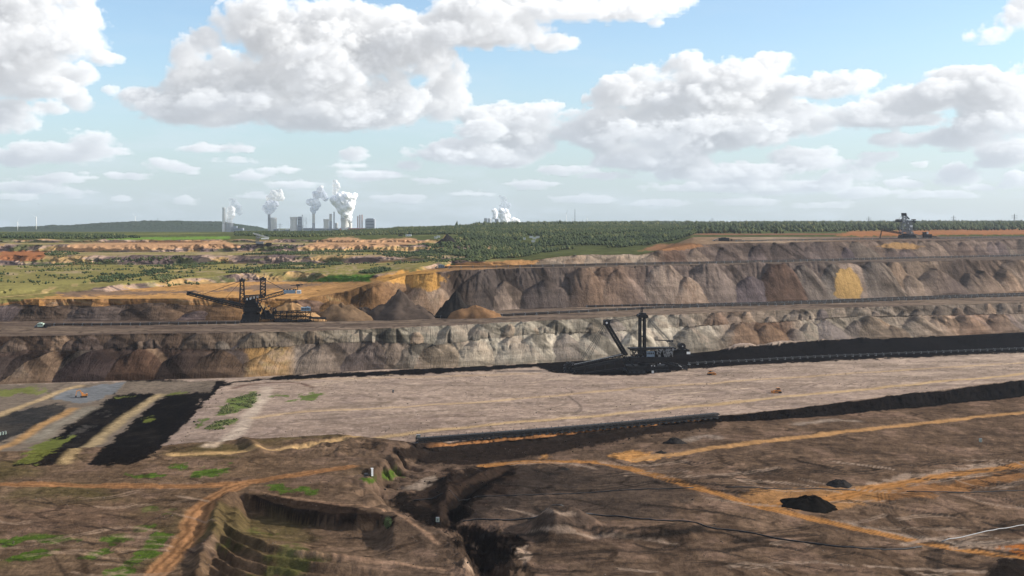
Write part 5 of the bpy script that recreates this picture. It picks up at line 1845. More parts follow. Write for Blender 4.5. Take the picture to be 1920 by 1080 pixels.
# ================================================================ belt conveyors
def conveyor(pts, label, h=1.6, w=2.6, step=9.0, lift=0.0, support_max=90, smat='grey'):
    P = []
    for (a, b) in pts:
        g = ground(a, b)
        P.append(g)
    L = []
    for i in range(len(P) - 1):
        n = max(1, int((P[i + 1] - P[i]).length / 30))
        for k in range(n):
            q = P[i].lerp(P[i + 1], k / n)
            L.append(q)
    L.append(P[-1])
    for q in L:
        q.z = height(q.x, q.y) + lift
    zs = [q.z for q in L]
    for i in range(len(L)):
        a, b = max(0, i - 2), min(len(L), i + 3)
        L[i].z = max(sum(zs[a:b]) / (b - a), zs[i])
    o = root('belt_conveyor', tuple(L[0]), 0, label, 'conveyor')
    base = L[0].copy()
    Q = [q - base for q in L]
    fr, be = MB(), MB()
    for i in range(len(Q) - 1):
        d = (Q[i + 1] - Q[i]).normalized(); s = Vector((d.y, -d.x, 0)).normalized()
        up = Vector((0, 0, 1))
        be.bar(Q[i] + up * h, Q[i + 1] + up * h, w * 0.8, 0.35)
        be.bar(Q[i] + up * (h * 0.45), Q[i + 1] + up * (h * 0.45), w * 0.8, 0.2)
        for sg in (-1, 1):
            fr.bar(Q[i] + s * (sg * w / 2) + up * (h * 0.8), Q[i + 1] + s * (sg * w / 2) + up * (h * 0.8), 0.35, 0.25 * h)
            fr.bar(Q[i] + s * (sg * w / 2) + up * (h * 0.2), Q[i + 1] + s * (sg * w / 2) + up * (h * 0.2), 0.35, 0.2 * h)
    fr.build('side_frames', M['black'], o)
    be.build('belt', M['belt'], o)
    # one support per module, sharing a mesh
    b = MB()
    for sg in (-1, 1):
        b.bar((0, sg * w / 2, -0.4), (0, sg * w / 2, h), 0.4, 0.5)
        b.bar((0, sg * w / 2, h), (0.5, sg * w / 2 * 1.25, h + 0.7), 0.3)
    b.bar((0, -w / 2, h * 0.7), (0, w / 2, h * 0.7), 0.35)
    b.box(-1.0, 1.0, -w / 2 - 0.3, w / 2 + 0.3, -0.5, 0.15)
    src = None
    acc = 0.0
    cnt = 0
    tot = sum((Q[i + 1] - Q[i]).length for i in range(len(Q) - 1))
    step = max(step, tot / support_max)
    for i in range(len(Q) - 1):
        seg = (Q[i + 1] - Q[i])
        while acc < seg.length:
            q = Q[i] + seg.normalized() * acc
            if src is None:
                src = b.build('support', M[smat], o)
                c = src
            else:
                c = src.copy(); COL.objects.link(c); c.parent = o
            c.location = q
            c.rotation_euler = (0, 0, math.atan2(seg.y, seg.x))
            acc += step
        acc -= seg.length
    return o


conveyor([(782, 831), (900, 822), (1040, 811), (1180, 799), (1290, 788), (1345, 783)], 'black belt conveyor along the near edge of the beige terrace', 3.4, 5.0, 6.0, smat='dark')
conveyor([(1292, 684), (1400, 678), (1560, 669), (1740, 662), (1915, 655), (2080, 650)], 'low belt conveyor on the black coal right of the bucket excavator', 1.8, 2.6, 10)
conveyor([(612, 601), (760, 598), (900, 594), (1040, 588), (1200, 580), (1360, 574), (1500, 570), (1700, 563), (1920, 555), (2080, 549)], 'long belt conveyor on the terrace level with the two-pylon spreader', 2.4, 3.0, 12)
conveyor([(1100, 576), (1280, 573), (1440, 569), (1600, 563), (1760, 557), (1920, 551), (2080, 546)], 'rear belt conveyor along the foot of the middle dump slope', 2.0, 2.6, 12)
conveyor([(84, 611), (200, 610), (330, 608.5), (448, 607)], 'belt conveyor running from the small pale drive station to the spreader', 2.0, 2.6, 10)
conveyor([(842, 504), (1000, 500.5), (1160, 497), (1320, 494), (1500, 490), (1700, 485), (1920, 480), (2080, 477)], 'long belt conveyor on the upper terrace above the dark cones', 2.6, 3.2, 14)
conveyor([(1380, 453), (1500, 451), (1640, 449), (1760, 447.5), (1920, 444)], 'faint belt conveyor on the topmost terrace by the far spreader', 2.0, 3.0, 22)


def drive_station(px, py, label, w, h, mat):
    p = ground(px, py)
    s = p.y / F
    o = root('drive_station', tuple(p), R(5), label, 'machine')
    W, H = w * s, h * s
    part(o, 'skid', M['dark'], lambda b: (b.box(-W * .65, W * .65, -3, 3, -0.5, 1.0), b.truss((W * .3, 0, H * .5), (W * 1.1, 0, H * .35), 2.5, 1.5, 5, 0.35)))
    c = part(o, 'housing', M[mat], lambda b: (b.box(-W * .35, W * .3, -2.6, 2.6, 1.0, H), b.box(-W * .2, W * .1, -1.8, 1.8, H, H * 1.15)))
    part(c, 'windows', M['glass'], lambda b: [b.box(-W * .3 + W * .2 * k, -W * .18 + W * .2 * k, -2.75, -2.62, H * .55, H * .85) for k in range(3)])
    part(o, 'chute', M['grey'], lambda b: b.bar((-W * .35, 0, H * .8), (-W * .75, 0, 0.4), 2.2, 1.2))
    part(o, 'drive_drum', M['black'], lambda b: b.tube([(W * .45, -2.8, H * .4), (W * .45, 2.8, H * .4)], H * .22, 12))
    return o


drive_station(77, 614, 'small pale green conveyor drive station at the left end of its belt', 16, 8, 'mint')
drive_station(828, 503, 'small bluish drive station on orange sand at the upper terrace end', 18, 6, 'blue')
drive_station(1358, 452, 'dark drive station on the top terrace above the grey slope', 30, 6, 'dark')
# ================================================================ power stations on the horizon
def at(px, py, Y):
    return Vector(((px - HX) * Y / F, Y, (HY - py) * Y / F))


PS = 9000.0
SP = PS / F
BASE = 446.0      # foot of the plant, hidden behind the woods


def stack(px, w, top, label, mats=('metal', 'concrete'), split=0.5, Y=PS, base=BASE, group='power station chimneys'):
    k = Y / F
    p = at(px, base, Y)
    H = (base - top) * k
    r = w * k / 2
    o = root('chimney', tuple(p), 0, label, 'chimney', group)
    zs = H * (1 - split)
    part(o, 'shaft', M[mats[1]], lambda b: b.lathe([(r * 1.06, 0), (r * 1.0, zs)], 20), True)
    part(o, 'upper_shaft', M[mats[0]], lambda b: b.lathe([(r * 1.0, zs), (r * 0.94, H - 2), (r * 0.94, H), (r * 0.8, H), (r * 0.8, H - 5)], 20, cap=False), True)
    part(o, 'rim', M['concrete_dark'], lambda b: b.lathe([(r * 1.02, H - 3), (r * 1.02, H - 0.5)], 20))
    return o


def cooling_tower(px0, px1, top, label, Y=PS, base=BASE, waist=0.80, mat='concrete'):
    k = Y / F
    p = at((px0 + px1) / 2, base, Y)
    H = (base - top) * k
    rt = (px1 - px0) * k / 2
    o = root('cooling_tower', tuple(p), 0, label, 'cooling tower', 'cooling towers')
    prof = []
    for i in range(13):
        f = i / 12
        # hyperbolic shell: wide foot, waist at 3/4, slight flare at the rim
        e = (f - 0.78) / 0.78
        rr = rt * waist * math.sqrt(1 + (1 / waist ** 2 * 1.55 - 1) * e * e) if f < 0.78 else rt * (waist + (1 - waist) * ((f - 0.78) / 0.22) ** 1.3)
        prof.append((rr, H * (0.06 + 0.94 * f)))
    prof2 = prof + [(prof[-1][0] * 0.95, prof[-1][1]), (prof[-1][0] * 0.9, prof[-1][1] - H * 0.06)]
    part(o, 'shell', M[mat], lambda b: b.lathe(prof2, 32, cap=False), True)
    part(o, 'rim', M['concrete'], lambda b: b.lathe([(prof[-1][0] * 1.015, H - 2.5), (prof[-1][0] * 1.015, H + 0.3)], 32, cap=False))

    def legs(b):
        for i in range(16):
            t = 2 * math.pi * i / 16
            b.bar((prof[0][0] * 1.03 * math.cos(t), prof[0][0] * 1.03 * math.sin(t), 0), (prof[0][0] * math.cos(t + .1), prof[0][0] * math.sin(t + .1), H * 0.065), 2.0)
    part(o, 'support_legs', M['concrete_dark'], legs)
    return o


def boiler_house(px0, px1, top, label, mat='cladding', Y=PS, base=BASE, depth=60, steps=(), name='boiler_house', cat='building', group=None):
    k = Y / F
    p = at((px0 + px1) / 2, base, Y)
    H = (base - top) * k
    W = (px1 - px0) * k / 2
    o = root(name, tuple(p), 0, label, cat, group)
    part(o, 'walls', M[mat], lambda b: b.box(-W, W, -depth / 2, depth / 2, 0, H))
    part(o, 'roof', M['concrete_dark'], lambda b: b.box(-W - 1, W + 1, -depth / 2 - 1, depth / 2 + 1, H + 0.01, H + 1.6))
    for (a, c, z0, z1, m2) in steps:
        part(o, 'annex', M[m2], lambda b: b.box(-W + 2 * W * a, -W + 2 * W * c, -depth / 2 * .9, depth / 2 * .9, H * z0, H * z1))
    part(o, 'window_bands', M['glass'], lambda b: [b.box(-W * .85, W * .85, -depth / 2 - .4, -depth / 2 - .05, H * z, H * z + 2.5) for z in (0.55, 0.72, 0.88)])
    return o


stack(419.8, 6.2, 389, 'tall bright chimney beside the leftmost cooling tower', ('metal', 'concrete'), 0.55)
cooling_tower(423.5, 437.5, 417.5, 'short grey cooling tower at the foot of the tall bright chimney', waist=0.96, mat='concrete_dark')
boiler_house(437.5, 456, 428, 'low pale plant building right of the short grey cooling tower', 'cladding', steps=((0.1, 0.35, 1.0, 1.25, 'cladding'),))
stack(504.8, 5.4, 402, 'dark grey chimney directly left of a slim pale cooling tower', ('concrete_dark', 'concrete_dark'), 0.5)
cooling_tower(507.8, 519, 408, 'slim pale cooling tower touching a dark grey chimney', waist=0.97)
boiler_house(514, 523, 430, 'small brown-grey building at the foot of the slim cooling tower', 'cladding')
boiler_house(529, 543, 431, 'low grey shed left of the waisted cooling tower', 'cladding', steps=((0.55, 0.8, 1.0, 1.12, 'white'),))
cooling_tower(543.5, 557.5, 407, 'tall waisted cooling tower with a wide foot and a sunlit edge', waist=0.86)
boiler_house(558.5, 566, 407.5, 'narrow grey boiler tower right of the waisted cooling tower', 'cladding', depth=30, steps=((0.2, 0.8, 1.0, 1.04, 'concrete_dark'), (-0.25, 1.2, 0.42, 0.62, 'cladding_pale')))


def frame_tower(px0, px1, top, label, Y=PS, base=BASE):
    k = Y / F
    p = at((px0 + px1) / 2, base, Y)
    W = (px1 - px0) * k / 2; H = (base - top) * k
    o = root('steel_frame', tuple(p), 0, label, 'steel frame')
    part(o, 'lattice', M['pale'], lambda b: b.truss((0, 0, 0), (0, 0, H), 2 * W, 24, 7, 1.0))
    part(o, 'hoist', M['grey'], lambda b: (b.bar((-W, 0, H), (-W, 0, H + 22), 1.6), b.box(-W - 3, -W + 3, -3, 3, H + 8, H + 14)))


frame_tower(567, 575.5, 407.5, 'pale scaffold frame right of the narrow boiler tower')
boiler_house(570, 584, 428, 'low grey hall left of the split-toned chimney', 'cladding')
stack(588, 5.4, 401, 'chimney with pale top and dark lower half, smoke above', ('concrete', 'concrete_dark'), 0.38)
boiler_house(591, 606, 428.5, 'low grey hall right of the split-toned chimney', 'cladding')
cooling_tower(606, 617, 411, 'pale cooling tower left of two grey chimneys', waist=0.85)
boiler_house(604, 636, 429, 'long grey turbine hall below the two grey chimneys', 'cladding', depth=40)
stack(619.8, 5.2, 401, 'grey chimney right of the pale cooling tower', ('concrete', 'concrete_dark'), 0.3)
stack(626.3, 2.3, 397, 'thin tall chimney left of the great white plume', ('concrete_dark', 'concrete_dark'), 0.3)
cooling_tower(627.8, 634, 418, 'small dark cooling tower behind the thin tall chimney', Y=PS + 300, waist=0.92, mat='concrete_dark')
cooling_tower(638, 656.5, 410, 'broad cooling tower under the great white steam plume', waist=0.82)
cooling_tower(652.5, 660.5, 418, 'small pale cooling tower right of the broad steaming one', Y=PS + 300, waist=0.92)
boiler_house(638, 684, 428, 'long red and white building band below the broad cooling tower', 'redpaint', depth=40, steps=((0.2, 0.6, 0.45, 0.75, 'white'),))
for i, (x, t) in enumerate(((671, 405), (674.8, 402.5), (678.8, 402.2))):
    stack(x, 2.1, t, ('shortest and leftmost of three thin red-brown chimneys', 'middle of three thin red-brown chimneys', 'rightmost of three thin red-brown chimneys')[i], ('brick', 'brick'), 0.5)
boiler_house(686, 703.5, 411.5, 'big square grey boiler house at the right end of the plant', 'cladding', depth=80, steps=((0.12, 0.88, 1.0, 1.06, 'cladding'), (-0.18, 1.15, 0.0, 0.48, 'cladding_pale')))
boiler_house(456, 470, 432, 'low grey shed at the foot of the wooded hill', 'cladding')
# second station, farther off
Y2 = 12500.0
cooling_tower(907.5, 914, 409, 'left grey cooling tower of the farther power station', Y=Y2, base=436, waist=0.93, mat='concrete_dark')
cooling_tower(914.8, 921, 409.5, 'right grey cooling tower of the farther power station', Y=Y2 + 200, base=436, waist=0.93, mat='concrete_dark')
stack(922.5, 1.3, 411, 'left thin chimney of the farther power station', ('concrete', 'concrete'), 0.5, Y2, 436)
boiler_house(928, 934.5, 411, 'bluish boiler house half hidden by white steam, farther power station', 'cladding', Y2, 436)
stack(934.8, 1.2, 408, 'right thin chimney of the farther power station', ('concrete', 'concrete'), 0.5, Y2, 436)
cooling_tower(941, 952, 419, 'cooling tower hidden under white steam, farther power station', Y=Y2, base=436, waist=0.9)


# ---------------------------------------------------------------- steam and smoke
def steam_material(name, col, dens):
    m = bpy.data.materials.new(name)
    m.use_nodes = True
    g = NT(m.node_tree)
    g.n.remove(g.n['Principled BSDF'])
    out = [n for n in g.n if n.type == 'OUTPUT_MATERIAL'][0]
    di = g.n.new('ShaderNodeBsdfDiffuse'); di.inputs[0].default_value = (*col, 1)
    tl = g.n.new('ShaderNodeBsdfTranslucent'); tl.inputs[0].default_value = (*col, 1)
    tp = g.n.new('ShaderNodeBsdfTransparent')
    m1 = g.n.new('ShaderNodeMixShader'); m1.inputs[0].default_value = 0.42
    g.l.new(di.outputs[0], m1.inputs[1]); g.l.new(tl.outputs[0], m1.inputs[2])
    m2 = g.n.new('ShaderNodeMixShader')
    geo = g.n.new('ShaderNodeNewGeometry')
    n = g.noise(geo.outputs['Position'], 0.018, 5, 0.6)
    g.l.new(g.ramp(n, 0.3, 0.7, 1.0 - dens - 0.12, 1.0 - dens + 0.12), m2.inputs[0])
    g.l.new(m1.outputs[0], m2.inputs[1]); g.l.new(tp.outputs[0], m2.inputs[2])
    g.l.new(m2.outputs[0], out.inputs[0])
    return m


def dense_steam(name, col):
    m = bpy.data.materials.new(name)
    m.use_nodes = True
    g = NT(m.node_tree)
    bs = g.n['Principled BSDF']
    bs.inputs['Base Color'].default_value = (*col, 1)
    bs.inputs['Roughness'].default_value = 1.0
    bs.inputs['Specular IOR Level'].default_value = 0.0
    bs.inputs['Subsurface Weight'].default_value = 1.0
    bs.inputs['Subsurface Radius'].default_value = (1.0, 1.0, 1.0)
    bs.inputs['Subsurface Scale'].default_value = 22.0
    return m


M['steam'] = dense_steam('white_steam', (0.98, 0.98, 0.98))
M['steam_thin'] = steam_material('thin_steam', (0.96, 0.96, 0.96), 0.55)
M['smoke'] = steam_material('grey_smoke', (0.66, 0.70, 0.78), 0.50)
M['smoke_thin'] = steam_material('thin_grey_smoke', (0.62, 0.66, 0.74), 0.25)


def plume(puffs, label, mat, seed, Y=PS, name='steam_plume'):
    """billowing plume grown from puffs (px, py, radius in frame pixels)"""
    k = Y / F
    rr = random.Random(seed)
    bm = bmesh.new()
    for (px, py, r) in puffs:
        r *= 1.18
        n = 7 if r > 4 else 5
        for j in range(n):
            a = rr.uniform(0, 6.28); e = rr.uniform(-1, 1); q = 0.0 if j == 0 else r * rr.uniform(0.35, 0.75)
            c = at(px + q * math.cos(a), py + q * e * 0.8, Y + q * math.sin(a) * k)
            rad = r * k * (0.85 if j == 0 else rr.uniform(0.35, 0.62))
            ret = bmesh.ops.create_icosphere(bm, subdivisions=3, radius=rad, matrix=Matrix.Translation(c))
            ph = rr.uniform(0, 50)
            vs = np.array([v.co[:] for v in ret['verts']])
            d = (vs - np.array(c)) / rad
            nz = fbm2(d[:, 0] * 2.4 + ph + d[:, 2] * 1.3, d[:, 1] * 2.4 + ph - d[:, 2] * 1.9, 4, 0.55) - 0.5
            nz = np.abs(nz) * 1.1 + nz * 0.35
            for v, dd, z in zip(ret['verts'], d, nz):
                v.co += Vector(dd) * (z * rad * 1.0)
    me = bpy.data.meshes.new(name)
    bm.to_mesh(me); bm.free()
    me.materials.append(M[mat])
    me.polygons.foreach_set('use_smooth', np.ones(len(me.polygons), bool))
    o = bpy.data.objects.new(name, me)
    COL.objects.link(o)
    rm = o.modifiers.new('remesh', 'REMESH')       # one closed skin round all puffs
    rm.mode = 'VOXEL'
    rm.voxel_size = 3.2
    rm.use_smooth_shade = True
    return tag(o, label, 'steam' if 'steam' in name else 'smoke')


plume([(430, 414, 4.5), (431, 408, 5.5), (432, 401, 6.5), (434, 394, 6.5)], 'thin pale steam rising from the short grey cooling tower', 'steam_thin', 1)
plume([(436, 391, 6), (441, 386, 7.5), (446, 391, 7), (438, 380, 6.5), (449, 398, 5), (434, 376, 4)], 'faint grey smoke drifting beside the tall bright chimney', 'smoke_thin', 2, PS + 200, 'smoke_plume')
plume([(505, 400, 3.5), (502, 395, 5.5), (508, 394, 6), (498, 390, 5), (512, 388, 6.5), (504, 384, 6.5), (516, 382, 5)], 'grey smoke plume above the dark chimney with the slim tower', 'smoke', 3, PS, 'smoke_plume')
plume([(507, 372, 7), (515, 366, 7.5), (523, 370, 6.5), (512, 361, 5), (521, 362, 5.5), (527, 366, 4)], 'pale cream steam on top of the grey smoke plume at left', 'steam_thin', 4, PS + 250)
plume([(588, 398, 3.5), (586, 393, 4.5), (591, 389, 5.5), (582, 380, 6), (590, 378, 6), (596, 383, 4.5), (594, 366, 7), (600, 358, 6.5), (606, 366, 6.5), (610, 372, 5)], 'dark grey smoke plume above the split-toned chimney', 'smoke', 5, PS, 'smoke_plume')
plume([(648, 405, 8), (650, 398, 9.5), (643, 392, 10), (653, 388, 10.5), (637, 384, 9), (647, 379, 11), (657, 379, 9), (630, 378, 7), (625, 374, 6.5), (637, 371, 8), (650, 370, 8.5), (661, 371, 7), (665, 366, 4.5), (640, 365, 5), (654, 408, 6), (656, 414, 4)], 'great bright white steam plume above the broad cooling tower', 'steam', 6)
plume([(628, 362, 4), (629, 355, 5), (631, 347, 5.5), (629, 341, 4), (634, 351, 4)], 'thin white puff rising above the great white plume', 'steam_thin', 7, PS + 200)
plume([(602, 352, 4), (598, 360, 4), (590, 366, 3.5)], 'pale wisp of steam behind the dark grey smoke plume', 'steam_thin', 8, PS + 400)
plume([(928, 407, 3.6), (928.5, 401, 4.2), (927, 395, 4), (930, 398, 3)], 'narrow white steam column, left one of the farther station', 'steam', 9, Y2)
plume([(947, 417, 6), (946, 411, 7.5), (944, 404, 7.5), (948, 398, 6), (941, 396, 5), (952, 405, 4.5)], 'broad white steam column, middle one of the farther station', 'steam', 10, Y2 - 100)
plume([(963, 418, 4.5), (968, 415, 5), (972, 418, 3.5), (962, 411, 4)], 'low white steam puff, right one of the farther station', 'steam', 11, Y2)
plume([(941, 388, 4.5), (946, 382, 6), (952, 386, 5), (944, 374, 5), (939, 370, 3)], 'dark smoke patch above the farther power station', 'smoke_thin', 12, Y2 + 300, 'smoke_plume')


# ---------------------------------------------------------------- wind turbines, masts, pylons
def turbine(px, top, Y, ang, label, base):
    k = Y / F
    p = at(px, base, Y)
    H = (base - top) * k
    o = root('wind_turbine', tuple(p), 0, label, 'wind turbine', 'wind turbines')
    part(o, 'tower', M['white'], lambda b: b.lathe([(2.6, 0), (1.6, H)], 10), True)
    n = part(o, 'nacelle', M['white'], lambda b: b.box(-2, 2, -5, 4, H - 1.5, H + 2.5, 0.85))
    for j in range(3):
        t = ang + 2 * math.pi * j / 3
        part(n, 'blade', M['white'], lambda b: b.bar((0, -5.5, H + .5), (42 * math.cos(t), -5.5, H + .5 + 42 * math.sin(t)), 3.0, 0.7, w2=0.9))


turbine(68, 407, 7500, 0.5, 'nearest wind turbine left of the wooded hill', 430)
turbine(33, 417, 9500, 1.1, 'small wind turbine near the left edge', 432)
turbine(254, 406, 11500, 0.2, 'wind turbine rising behind the wooded hill', 432)
turbine(1062, 401, 10500, 1.3, 'leftmost wind turbine of the group on the central horizon', 430)
turbine(1073, 409, 11500, 0.7, 'small wind turbine between two taller ones on the central horizon', 430)
turbine(1101, 408, 11000, 0.1, 'rightmost wind turbine of the group on the central horizon', 430)


def lattice_mast(px, top, Y, label, base, arms=True, w=4.0, name='power_pylon', cat='pylon'):
    k = Y / F
    p = at(px, base, Y)
    H = (base - top) * k
    o = root(name, tuple(p), 0, label, cat)
    part(o, 'lattice', M['grey'], lambda b: b.truss((0, 0, 0), (0, 0, H), w * 2, w * 2, 7, 0.7, w * 0.4, w * 0.4))
    if arms:
        for z in (0.72, 0.86):
            part(o, 'crossarm', M['grey'], lambda b: b.truss((-H * .22, 0, H * z), (H * .22, 0, H * z), 1.2, 1.2, 6, 0.5))


lattice_mast(1078, 392, 6500, 'tall slim mast between the turbines on the central horizon', 430, False, 2.2, 'radio_mast', 'mast')
lattice_mast(296, 408.5, 10600, 'short dark mast on top of the wooded hill', 430, False, 2.2, 'radio_mast', 'mast')
lattice_mast(1092, 412, 9000, 'faint short mast right of the tall slim mast', 430, False, 2.5, 'radio_mast', 'mast')
lattice_mast(1335, 408, 8500, 'power pylon on the wooded skyline right of centre', 428, True, 3)
lattice_mast(1629, 406, 7500, 'power pylon on the skyline left of the far spreader', 428)
lattice_mast(1788, 404, 7000, 'power pylon on the skyline right of the far spreader', 428)
lattice_mast(1902, 401, 6500, 'power pylon on the skyline near the right edge', 428)
lattice_mast(525, 418, 8800, 'power pylon among the sheds left of the power station middle', 440, True, 3)


# ---------------------------------------------------------------- heaps, pipes and small things on the floor
def heap(px, py, w, h, label, mat, seed, depth=0.8, power=0.9):
    p = ground(px, py)
    k = p.y / F
    W, H = w * k / 2, h * k
    bm = bmesh.new()
    n, m = 40, 14
    rows = []
    for j in range(m + 1):
        f = j / m
        row = []
        for i in range(n):
            t = 2 * math.pi * i / n
            rad = f * (1 + 0.34 * (float(fbm2(math.cos(t) * 2 + seed, math.sin(t) * 2 + 5, 4)) - 0.5) * 2)
            x = W * rad * math.cos(t); y = W * depth * rad * math.sin(t)
            z = H * max(0.0, (1 - f)) ** power
            z += (float(fbm2(x / W * 3 + seed, y / W * 3 + 2 * seed, 5, 0.6)) - 0.5) * H * 0.8 * (1 - f) ** 0.5
            z -= abs(float(fbm2(math.cos(t) * 5 + seed, math.sin(t) * 5, 3)) - 0.5) * H * 0.7 * f * (1 - f) * 2
            zz = min(height(p.x + x, p.y + y) - p.z, 2.0) if f > 0.5 else 0
            row.append(bm.verts.new((x, y, (z + zz * f) if f < 1 else zz - 0.6)))
        rows.append(row)
    for j in range(m):
        for i in range(n):
            try:
                bm.faces.new((rows[j][i], rows[j + 1][i], rows[j + 1][(i + 1) % n], rows[j][(i + 1) % n]))
            except ValueError:
                pass
    me = bpy.data.meshes.new('spoil_heap')
    bm.to_mesh(me); bm.free()
    me.materials.append(M[mat])
    me.polygons.foreach_set('use_smooth', np.ones(len(me.polygons), bool))
    o = bpy.data.objects.new('spoil_heap', me)
    o.location = p
    COL.objects.link(o)
    return tag(o, label, 'heap')


heap(1265, 830, 46, 11, 'small dark heap on the grey floor below the beige terrace', 'heap', 3)
heap(1574, 909, 52, 11, 'dark grey twin-topped heap above the orange road fork', 'heap', 5)
heap(1514, 949, 108, 21, 'large black heap beside the fork of the orange roads', 'heap_black', 7)
heap(748, 597, 150, 50, 'broad dark brown heap in the middle of the piled spoil', 'heap_brown', 21, 0.6, 0.75)
heap(856, 594, 84, 46, 'black-brown pointed heap behind the small orange heap', 'heap', 22, 0.6)
heap(890, 595, 104, 24, 'small flat-topped orange heap at the foot of the dark cones', 'heap_orange', 23, 0.5, 0.55)
heap(548, 601, 130, 40, 'tan sand fan under the spreader counterweight boom', 'heap_tan', 24, 0.5)
heap(640, 600, 120, 34, 'rounded tan-brown heap right of the spreader', 'heap_umber', 25, 0.6, 0.7)
heap(683, 598, 70, 26, 'low dark heap between the tan and the broad brown heap', 'heap_brown', 26, 0.6, 0.7)
heap(1060, 880, 20, 3, 'low dark clod beside the start of the orange haul road', 'heap', 9)
heap(1240, 849, 24, 4, 'small dark clod at the end of the sandy patch', 'heap', 11)


def pipe(pts, r, label, mat='pipe', name='pipeline'):
    L = []
    for (a, b) in pts:
        L.append(ground(a, b))
    Q = []
    for i in range(len(L) - 1):
        n = max(2, int((L[i + 1] - L[i]).length / 5))
        for k in range(n):
            Q.append(L[i].lerp(L[i + 1], k / n))
    Q.append(L[-1])
    A = np.array([q[:] for q in Q])
    for _ in range(12):
        A[1:-1] = (A[:-2] + 2 * A[1:-1] + A[2:]) / 4
    pts3 = []
    for x, y, z in A:
        pts3.append(Vector((x, y, height(x, y) + r * 0.8)))
    base = pts3[0].copy()
    b = MB()
    b.tube([q - base for q in pts3], r, 7)
    o = b.build(name, M[mat], None, True, base)
    return tag(o, label, 'pipe')


pipe([(775, 939), (860, 936), (980, 929), (1090, 925), (1200, 918), (1300, 914)], 0.28, 'thin black pipeline across the dark bowl to the orange road')
pipe([(868, 978), (880, 973), (915, 971), (926, 980), (955, 979), (1000, 966), (1045, 958), (1100, 962), (1150, 968), (1210, 973), (1270, 981), (1340, 990), (1430, 1003), (1500, 1018), (1580, 1030), (1680, 1034), (1728, 1026)], 0.36, 'long black pipeline curving over the dark floor to the right')
pipe([(1766, 1016), (1800, 1008), (1850, 996), (1920, 984), (2000, 972)], 0.24, 'pale grey pipeline in the lower right corner', 'pipe_grey')
pipe([(1360, 914), (1450, 916), (1560, 918), (1605, 919)], 0.28, 'short black pipeline left of the orange road fork')
pipe([(1700, 922), (1780, 924), (1860, 922), (1960, 918)], 0.28, 'black pipeline right of the orange road fork')


def cabinet(px, py, w, h, label, mat, name='switch_cabinet', cat='cabinet'):
    p = ground(px, py)
    k = p.y / F
    W, H = w * k / 2, h * k
    o = root(name, tuple(p), R(8), label, cat)
    part(o, 'base', M['dark'], lambda b: b.box(-W * 1.15, W * 1.15, -W * 1.0, W * 1.0, -0.8, 0.3))
    c = part(o, 'body', M[mat], lambda b: (b.box(-W, W, -W * .8, W * .8, 0.3, H * .92)))
    part(c, 'roof', M['grey'], lambda b: b.box(-W * 1.1, W * 1.1, -W * .95, W * .95, H * .92 + 0.005, H))
    part(c, 'door', M['grey'], lambda b: b.box(-W * .6, W * .6, -W * .8 - .08, -W * .8 - .01, H * .2, H * .8))
    return o


def pump(px, py, label):
    p = ground(px, py)
    o = root('pump_station', tuple(p), R(20), label, 'pump')
    part(o, 'post', M['white'], lambda b: (b.box(1.6, 2.6, -.5, .5, 0, 4.2), b.box(1.3, 2.7, -.6, .6, 4.2, 4.5)))
    part(o, 'motor', M['dark'], lambda b: (b.tube([(-2.6, 0, 1.1), (-.4, 0, 1.1)], 0.9, 12), b.box(-3, 0, -.9, .9, -0.6, .4), b.bar((-.4, 0, 1.1), (1.6, 0, .8), 0.5)))
    part(o, 'pipe_stub', M['pipe'], lambda b: b.tube([(-2.2, 0, .5), (-2.8, -1.8, 0.2), (-1.8, -4.5, 0.1)], 0.35, 8))


pump(691, 893, 'white post and dark pump on the small green patch')
cabinet(784.5, 821, 7, 6, 'small green box standing at the edge of the beige terrace', 'green')
cabinet(820.5, 979, 6, 9, 'pale green cabinet at the head of the dark gully', 'mint')
cabinet(1838.5, 829, 4, 7, 'small green post cabinet on the grey floor at right', 'mint')
cabinet(737, 736, 3, 5, 'tiny dark marker box on the beige terrace', 'dark')
for i, (x, y) in enumerate(((-1, 817), (4, 816), (9, 815))):
    cabinet(x + 1, y, 2.6, 7, ('leftmost of three pale green posts at the left edge', 'middle of three pale green posts at the left edge', 'rightmost of three pale green posts at the left edge')[i], 'mint', 'filter_post', 'post')


# ---------------------------------------------------------------- vehicles
def bulldozer(px, py, rz, label, k=1.0):
    p = ground(px, py)
    o = root('bulldozer', tuple(p), rz, label, 'bulldozer', 'bulldozers on the beige terrace')
    for y in (-1.5, 1.5):
        crawler(o, -2.6 * k, 2.6 * k, y * k, 0.9 * k, 1.3 * k, M['rubber'], M['dark'])
    part(o, 'body', M['orange'], lambda b: (b.box(-2.4 * k, 0.2 * k, -1.1 * k, 1.1 * k, .8 * k, 2.0 * k), b.box(.2 * k, 2.7 * k, -.9 * k, .9 * k, .9 * k, 2.1 * k, 0.9)))
    c = part(o, 'cab', M['orange'], lambda b: (b.box(-1.6 * k, .2 * k, -1.0 * k, 1.0 * k, 2.0 * k, 2.3 * k), b.box(-1.7 * k, .3 * k, -1.1 * k, 1.1 * k, 3.4 * k, 3.65 * k)))
    part(c, 'cab_glass', M['glass'], lambda b: b.box(-1.55 * k, .15 * k, -.95 * k, .95 * k, 2.3 * k, 3.4 * k))
    part(o, 'blade', M['orange'], lambda b: (b.box(3.1 * k, 3.45 * k, -2.2 * k, 2.2 * k, .05 * k, 1.7 * k), b.bar((0, -2.1 * k, .7 * k), (3.1 * k, -2.1 * k, .6 * k), .3 * k), b.bar((0, 2.1 * k, .7 * k), (3.1 * k, 2.1 * k, .6 * k), .3 * k)))
    part(o, 'exhaust', M['dark'], lambda b: b.tube([(1.4 * k, .4 * k, 2.0 * k), (1.4 * k, .4 * k, 3.1 * k)], .12 * k, 8))


